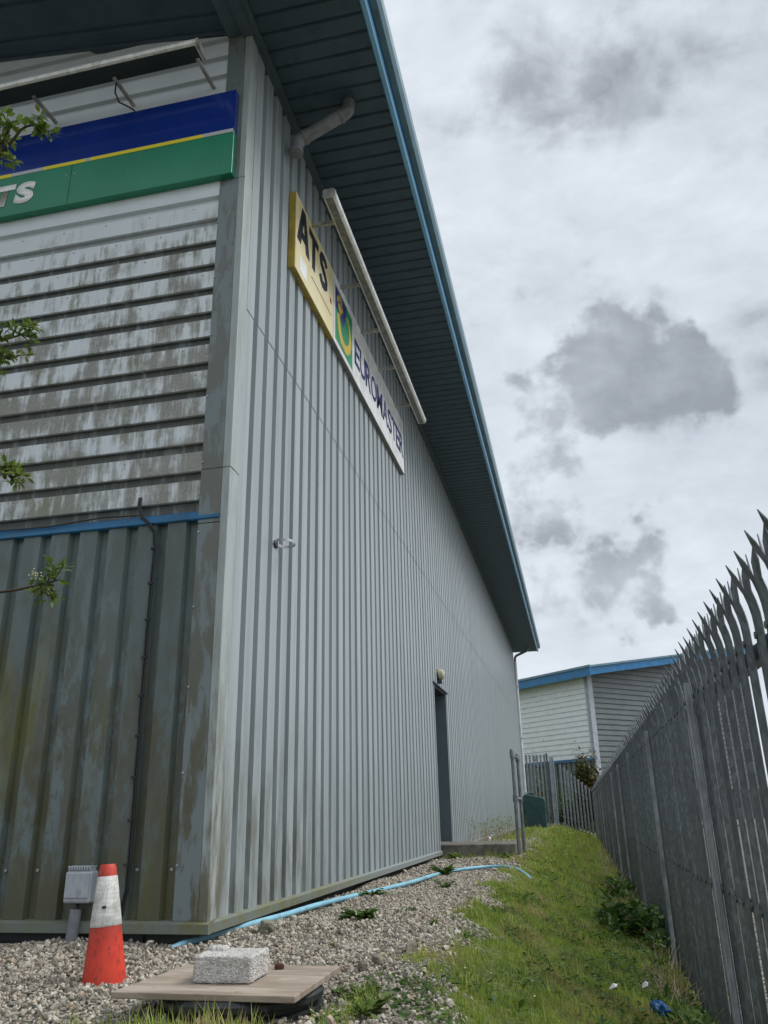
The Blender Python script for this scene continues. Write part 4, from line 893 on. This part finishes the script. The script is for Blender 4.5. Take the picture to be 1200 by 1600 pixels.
# grass
def blades(n, xr, yr, hh, ww, cond, dens=None):
    x = rng.uniform(*xr, n); y = rng.uniform(*yr, n); k = cond(x, y); x = x[k]; y = y[k]; n = len(x)
    patch = np.array([mnoise.noise(Vector((a*3.1, b*2.3, 0))) for a, b in zip(x, y)]); pf_ = np.array([mnoise.noise(Vector((a*11, b*8, 5))) for a, b in zip(x, y)])
    s = hh*.85*rng.lognormal(0, .42, n)*(1+1.3*np.clip(pf_, -.4, 1)+.4*patch); s = np.clip(s, .010, .17)
    az = rng.uniform(0, 2*np.pi, n); lean = rng.uniform(.1, 1.5, n)
    ca, sa = np.cos(az), np.sin(az); A = np.zeros((n, 3, 3)); w = ww*rng.uniform(.6, 1.3, n)
    A[:, 0, 0] = ca*w; A[:, 1, 0] = sa*w; A[:, 0, 1] = -sa*s*lean*1.3; A[:, 1, 1] = ca*s*lean*1.3; A[:, 2, 2] = s
    c = np.clip(.42 + .38*pf_ + .35*patch + rng.normal(0, .16, n), 0, .82)
    dry = (rng.random(n) < np.clip(.08 + 1.7*(patch-.10) + .5*np.clip((x-2.05)*3, 0, 1), .05, .62)); c[dry] = rng.uniform(.85, 1, dry.sum())
    return scatter(BLADE_V, BLADE_F, A, np.stack([x, y, hgt(x, y)-.004], 1), c)
bankc = lambda off: (lambda x, y: (x > ridge(y)+off+.11*np.sin(y*3.7)+.07*np.sin(y*9.1+2)+.05*np.sin(y*21)+rng.normal(0, .05, len(x))) & (x < 2.36))
gs = [blades(60000, (.95, 2.36), (-1.9, 1.6), .024, .0042, bankc(.09)), blades(46000, (.9, 2.36), (1.6, 6), .026, .006, bankc(.07)), blades(34000, (.85, 2.36), (6, 13), .034, .010, bankc(.0)),
      blades(24000, (.85, 2.36), (13, 26.9), .045, .018, bankc(-.02)),
      blades(3000, (.28, .98), (-1.85, -1.52), .036, .0045, lambda x, y: (rng.random(len(x)) < np.clip((-1.48-y)*4, 0, 1)*np.clip((x-.28)*6, 0, 1))),
      blades(1600, (.85, 1.15), (-1.5, -.95), .032, .004, lambda x, y: x > .99+.1*rng.random(len(x))),
      blades(9000, (.06, .95), (9.5, 25), .05, .014, lambda x, y: rng.random(len(x)) < np.clip((y-9)*.12, .1, 1)*np.where(x < .55, 1, .35)),
      blades(500, (.05, 1.0), (6.85, 7.14), .05, .007, lambda x, y: x > 0)]
V, T, q = join3(*gs)
tag(npmesh('grass', V, T, M['grass'], rnd=q), 'rough yellow green grass covering the sloping bank', 'grass', kind='stuff')
# low broad-leaved ground cover in the bank
def cover(n, xr, yr, size, cond):
    x = rng.uniform(*xr, n); y = rng.uniform(*yr, n); pf_ = np.array([mnoise.noise(Vector((a*4.5, b*3.5, 9))) for a, b in zip(x, y)]); k = cond(x, y, pf_); x, y = x[k], y[k]; n = len(x)
    D = rng.normal(0, 1, (n, 3)); D[:, 2] = rng.uniform(-.1, .6, n)
    return leaves(np.stack([x, y, hgt(x, y)+rng.uniform(.0, .035, n)], 1), D, size*rng.lognormal(0, .35, n), rng.random(n))
V, T, q = join3(cover(14000, (1.15, 2.36), (-1.5, 3), .017, lambda x, y, p: (x > ridge(y)+.1) & (p > .10)), cover(9000, (1.7, 2.36), (-1.5, 5), .026, lambda x, y, p: (x > 1.75+.4*rng.random(len(x))) & (p > -.2)),
                cover(900, (1.05, 1.4), (-1.8, -.8), .020, lambda x, y, p: p > -.1), cover(3500, (1.3, 2.36), (3, 12), .034, lambda x, y, p: p > .1))
tag(npmesh('ground_cover', V, T, M['leaf'], rnd=q), 'low broad leaved weeds spreading through the bank grass', 'ground cover', kind='stuff')

def strands(P0, P1, sag, rad, n=6):
    mb = MB()
    for a_, b_, s_ in zip(P0, P1, sag):
        a_, b_ = Vector(a_), Vector(b_); mb.tube([a_.lerp(b_, i/n)+Vector((0, 0, s_*math.sin(math.pi*i/n))) for i in range(n+1)], [rad*(1-.7*i/n) for i in range(n+1)], 5)
    return mb
# rosette weeds in the gravel
def weed(x, y, rad, nleaf, label, mat, upright=.35, name='weed', cat='weed'):
    z = float(hgt(x, y)); E_ = thing(name, label, cat, (x, y, z)); P, D, Sz = [], [], []
    for i in range(nleaf):
        a = random.uniform(0, 2*math.pi); L = rad*random.uniform(.5, 1.15); up = random.uniform(.15, upright+.4)
        d = Vector((math.cos(a), math.sin(a), up)).normalized(); 
        for k in range(3):                   # lobed leaf: chain of leaflets
            P.append(d*L*.33*k+Vector((0, 0, .008))); dd = d+Vector((random.uniform(-.5, .5), random.uniform(-.5, .5), -.25*k)); D.append(dd); Sz.append(L*.45)
        P.append(d*L*.3); D.append(d+Vector((0, 0, -.3))); Sz.append(L*.8)
    V, T, q = leaves(np.array([p[:] for p in P]), np.array([d[:] for d in D]), np.array(Sz), rng.random(len(P)), .5)
    npmesh('leaves', V, T, mat, E_, q)
    strands([(0, 0, -.01)]*5, [tuple(Vector((random.uniform(-1, 1), random.uniform(-1, 1), .6)).normalized()*rad*.6) for _ in range(5)], [.004]*5, .0022).build('stems', M['leafy'], E_, smooth=True)
    return E_
weed(.56, .90, .125, 26, 'bushy dark green weed nearest the blue pipe in mid gravel', M['leaf'])
weed(.66, .06, .060, 8, 'small pale two leaved weed in the gravel above the board', M['leafy'], .15)
weed(.33, 2.15, .12, 18, 'straggly weed growing beside the bend of the blue pipe', M['leaf'], .5)
weed(.55, 4.1, .16, 18, 'dark weed growing through the far part of the blue pipe', M['leaf'], .6)
weed(1.03, .70, .055, 9, 'tiny bright weed alone in gravel close to the grass edge', M['leafy'], .5)
weed(.78, 1.15, .07, 9, 'flat small weed right of the bushy one in the gravel', M['leaf'], .15)
weed(1.07, -1.06, .075, 14, 'leafy green weed in gravel between the board and the bank', M['leafy'], .6)
weed(1.16, -1.35, .09, 18, 'clump of leafy weeds at the bottom edge right of the board', M['leafy'], .6)
weed(.98, -.98, .05, 10, 'weed tuft sheltering under the right corner of the board', M['leaf'], .5)
weed(.75, 2.9, .10, 14, 'spindly weed in gravel midway to the concrete step', M['leaf'], .7)
weed(.30, 6.9, .14, 14, 'grassy weed growing against the front of the concrete step', M['leafy'], .7)
weed(.92, 6.95, .12, 12, 'weed by the foot of the handrail post', M['leafy'], .7)
# tall seeding weeds by the wall beyond the step
E_ = thing('seeding_weeds', 'thin tall seeding weeds along the wall beyond the step', 'weeds', (.25, 13, -.1))
a_ = [(random.uniform(-.2, .15), random.uniform(-3.5, 5), 0) for _ in range(130)]; b_ = [(p[0]+random.uniform(-.1, .2), p[1]+random.uniform(-.2, .2), random.uniform(.18, .42)) for p in a_]
strands(a_, b_, [.0]*130, .004, 4).build('stems', M['straw'], E_)
Pn = np.repeat(np.array(b_), 5, 0)+rng.normal(0, .04, (650, 3)); V, T, q = leaves(Pn, cone_dirs(650), np.full(650, .028), rng.uniform(.5, 1, 650)); npmesh('seed_heads', V, T, M['leafy'], E_, q)

# bramble against the fence
def bush(name, label, cat, loc, rx, ry, rz, nstem, nleaf, size, mat, stemmat=None, up=.2, hollow=.3):
    E_ = thing(name, label, cat, loc)
    ends = []
    for _ in range(nstem):
        a = random.uniform(0, 2*math.pi); q_ = random.uniform(.4, 1); ends.append((rx*q_*math.cos(a), ry*q_*math.sin(a), rz*random.uniform(.3, 1.05)*math.sqrt(max(.05, 1-q_*q_*.7))))
    strands([(random.uniform(-.2, .2)*rx, random.uniform(-.2, .2)*ry, 0)]*nstem, ends, [rz*.15]*nstem, size*.07).build('stems', stemmat or M['bark'], E_, smooth=True)
    cl = np.array(ends)[rng.integers(0, nstem, nleaf)]; tt = rng.uniform(.35, 1.08, nleaf)[:, None]; P = cl*tt + np.stack([rng.normal(0, rx*.12, nleaf), rng.normal(0, ry*.12, nleaf), rng.normal(0, rz*.10, nleaf)+rz*.12], 1)
    P[:, 2] = np.maximum(P[:, 2], .01); D = cone_dirs(nleaf, up)
    V, T, q = leaves(P, D, size*rng.lognormal(0, .3, nleaf), rng.random(nleaf)); npmesh('foliage', V, T, mat, E_, q); return E_
bush('bramble', 'leafy green bramble clump growing at the foot of the fence', 'bramble', (2.12, 2.95, float(hgt(2.12, 2.95))), .24, .85, .22, 34, 1500, .055, M['bram'])
bush('bramble', 'low dark bramble patch further along the fence foot', 'bramble', (2.2, 6.6, float(hgt(2.2, 6.6))), .16, 1.1, .14, 22, 500, .06, M['bram'])
bush('bramble', 'small ivy like bramble in the bottom corner by the fence foot', 'bramble', (2.24, .15, float(hgt(2.24, .15))), .12, .28, .08, 12, 200, .040, M['leaf'])
# dry stalks
E_ = thing('dry_stalks', 'tangle of dry straw coloured stalks at the fence foot', 'dead weeds', (2.24, 1.15, float(hgt(2.24, 1.15))))
a_, b_ = [], []
for _ in range(130):
    p = Vector((random.gauss(-.02, .06), random.gauss(.15, .5), 0)); a_.append(tuple(p)); dd = Vector((random.gauss(-.15, .5), random.gauss(0, .6), random.uniform(.05, 1.0))).normalized()*random.uniform(.07, .27); b_.append(tuple(p+dd))
strands(a_, b_, [random.uniform(-.01, .02) for _ in a_], .0026).build('stalks', M['straw'], E_, smooth=True)

a_, b_ = [], []
for _ in range(120):
    p = Vector((random.gauss(0, .08), random.uniform(-3.6, 6), 0)); a_.append(tuple(p)); b_.append(tuple(p+Vector((random.gauss(-.1, .4), random.gauss(0, .5), random.uniform(.1, 1.0))).normalized()*random.uniform(.1, .32)))
o = strands(a_, b_, [.01]*len(a_), .004).build('dry_stalks', M['straw'], smooth=True); o.location = (2.22, 8.5, float(hgt(2.22, 8.5))); tag(o, 'brown dead stems scattered along the far fence foot', 'dead weeds', kind='stuff')
# gorse beyond the back fence
bush('gorse_bush', 'brown green gorse bush with yellow flowers rising behind the back fence', 'bush', (2.25, 28.6, -.4), .62, .5, 2.45, 110, 7500, .10, M['gorse'], M['straw'])
bush('gorse_bush', 'sparse climbing bush showing above the top of the gate', 'bush', (.55, 27.0, -.1), .22, .3, 2.55, 14, 420, .075, M['gorse'], M['straw'])
bush('hedge_bush', 'dark tangled undergrowth behind the back fence pales', 'bush', (1.7, 29.6, -.4), 1.1, .5, 1.3, 50, 2600, .10, M['bram'], M['straw'])
bush('hedge_bush', 'dark low undergrowth seen through the gate', 'bush', (.3, 28.2, -.2), .5, .5, 1.2, 40, 1800, .10, M['bram'], M['straw'])
# tree outside the left edge, twigs reach into view
TR = thing('young_tree', 'young tree whose leafy twigs hang in front of the front wall', 'tree', (-1.15, -2.35, -.1))
def w(p): return Vector(p) - Vector((-1.15, -2.35, -.1))
tips = [[(-.25, -2.36, 2.28), (.05, -2.37, 2.40), (.22, -2.37, 2.50), (.285, -2.385, 2.60)],
        [(-.25, -2.36, 2.28), (.05, -2.37, 2.38), (.25, -2.37, 2.50), (.32, -2.38, 2.56), (.372, -2.385, 2.555), (.385, -2.385, 2.525)],
        [(-.35, -2.30, 1.85), (0, -2.22, 1.92), (.18, -2.16, 1.93), (.29, -2.145, 1.965)],
        [(-.35, -2.30, 1.85), (-.05, -2.22, 1.87), (.15, -2.16, 1.88), (.22, -2.15, 1.86)],
        [(-.35, -2.2, 1.65), (-.05, -2.08, 1.60), (.12, -2.0, 1.56), (.175, -1.985, 1.50)],
        [(-.35, -2.05, 1.15), (-.05, -1.92, 1.16), (.12, -1.87, 1.175), (.23, -1.85, 1.195), (.285, -1.85, 1.205)]]
mb = MB(); mb.tube([w((-1.15, -2.35, -.15)), w((-1.13, -2.37, .8)), w((-1.18, -2.33, 1.8)), w((-1.1, -2.4, 3.0)), w((-1.14, -2.35, 4.1))], [.07, .06, .05, .035, .012], 10); mb.build('trunk', M['bark'], TR, smooth=True)
mb = MB(); P, D, Sz = [], [], []
def twig(pts, r0, leafsp, ls, start=.3):
    cp = catmull(pts, 8); n = len(cp); mb.tube([w(p) for p in cp], [r0*(1-.8*i/(n-1)) for i in range(n)], 6)
    for i in range(int(n*start), n):
        for k in range(leafsp):
            d = (cp[min(i+1, n-1)]-cp[max(i-1, 0)]).normalized(); sd_ = Vector((random.gauss(0, .8), random.gauss(0, .8), random.gauss(0, .6)))
            P.append(w(cp[i])+sd_*.006); D.append(d*.5+sd_); Sz.append(ls*random.uniform(.6, 1.25))
for k, tp in enumerate(tips):
    base = [(-1.15, -2.35, tp[0][2]-.35), (-.7, -2.36, tp[0][2]-.12)]; twig(base+tp, .010, 1, .034, .72 if k in (1, 5) else .55)
    end = Vector(tp[-1])
    for _ in range(8 if k not in (1,) else 3):
        q0 = Vector(tp[-2]).lerp(end, random.uniform(-.3, .9)); q1 = q0+Vector((random.uniform(.0, .05), random.uniform(-.05, .05), random.uniform(-.06, .06))); twig([tuple(q0), tuple(q0.lerp(q1, .5)+Vector((0, 0, .006))), tuple(q1)], .003, 1, .028, .2)
for _ in range(34):                          # rest of the crown, outside the frame
    z_ = random.uniform(1.2, 4.2); a = random.uniform(R(80), R(280)); L = random.uniform(.4, .9)*(1-.12*(z_-1)); b0 = Vector((-1.15, -2.35, z_)); e = b0+Vector((math.cos(a)*L, math.sin(a)*L, random.uniform(.1, .5)))
    twig([tuple(b0), tuple(b0.lerp(e, .5)+Vector((0, 0, .06))), tuple(e)], .010, 2, .05, .2)
mb.build('branches', M['bark'], TR, smooth=True)
V, T, q = leaves(np.array([p[:] for p in P]), np.array([d[:] for d in D]), np.array(Sz), rng.random(len(P))); npmesh('foliage', V, T, M['leafy'], TR, q)
# blossom buds on the lowest twig
mb = MB()
for _ in range(26): 
    c = w((.20+random.gauss(0, .014), -1.85+random.gauss(0, .012), 1.225+random.gauss(0, .008))); bm_ = [(0, -.004), (.004, 0), (0, .004)]; mb.lathe([(.0005, -.004), (.004, 0), (.0005, .004)], 6, tuple(c))
mb.build('buds', M['bud'], TR)

# daisies and litter
def daisy(x, y, label):
    z = float(hgt(x, y))+.045; E_ = thing('daisy', label, 'flower', (x, y, z), 'daisies dotted in the bank grass')
    MB().lathe([(0, .002), (.003, .0015), (.0045, 0), (.0043, -.0008)], 10).build('petals', M['litter'], E_); MB().lathe([(0, .003), (.0012, .0027), (.0018, .0018)], 8).build('flower_centre', M['lyel'], E_); MB().tube([(0, 0, -.045), (0, 0, 0)], .0009, 5).build('stem', M['leafy'], E_)
for x, y, lb in [(1.434, -.313, 'white daisy in the lower bank grass, the one furthest up the slope'), (1.354, -.494, 'tiny white daisy lowest on the bank nearest to the gravel'), (1.60, -.28, 'white daisy growing alone in mid bank grass'), (1.62, -.55, 'white daisy at the very bottom of the picture in grass')]: daisy(x, y, lb)
mb = MB(); mb.add([(0,0,0),(.035,-.01,.012),(.045,.02,.02),(.01,.03,.006),(.022,.012,.024)], [(0,1,4),(1,2,4),(2,3,4),(3,0,4)]); o = mb.build('paper_scrap', M['litter']); o.location = (1.905, .35, float(hgt(1.905, .35))+.035); tag(o, 'white scrap of paper on the grass bank', 'litter')
mb = MB(); mb.add([(0,0,0),(.03,.01,.008),(.035,.03,.02),(.005,.025,.016),(.02,.016,.03)], [(0,1,4),(1,2,4),(2,3,4),(3,0,4)]); o = mb.build('plastic_scrap', M['litter']); o.location = (2.07, .66, float(hgt(2.07, .66))+.03); tag(o, 'white plastic scrap beside the dry stalks', 'litter')
o = rough_block('blue_bag', .06, .10, .05, 8, M['bluerag'], 12, .020, .02); o.location = (2.13, .36, float(hgt(2.13, .36))+.022); tag(o, 'crumpled blue plastic bag low by the fence foot', 'bag')
o = rough_block('white_rag', .09, .16, .08, 6, M['litter'], 8, .02, .03); o.location = (.08, 12.6, -.05); tag(o, 'small white lump lying against the wall beyond the step', 'litter')

S.cycles.max_bounces = 6
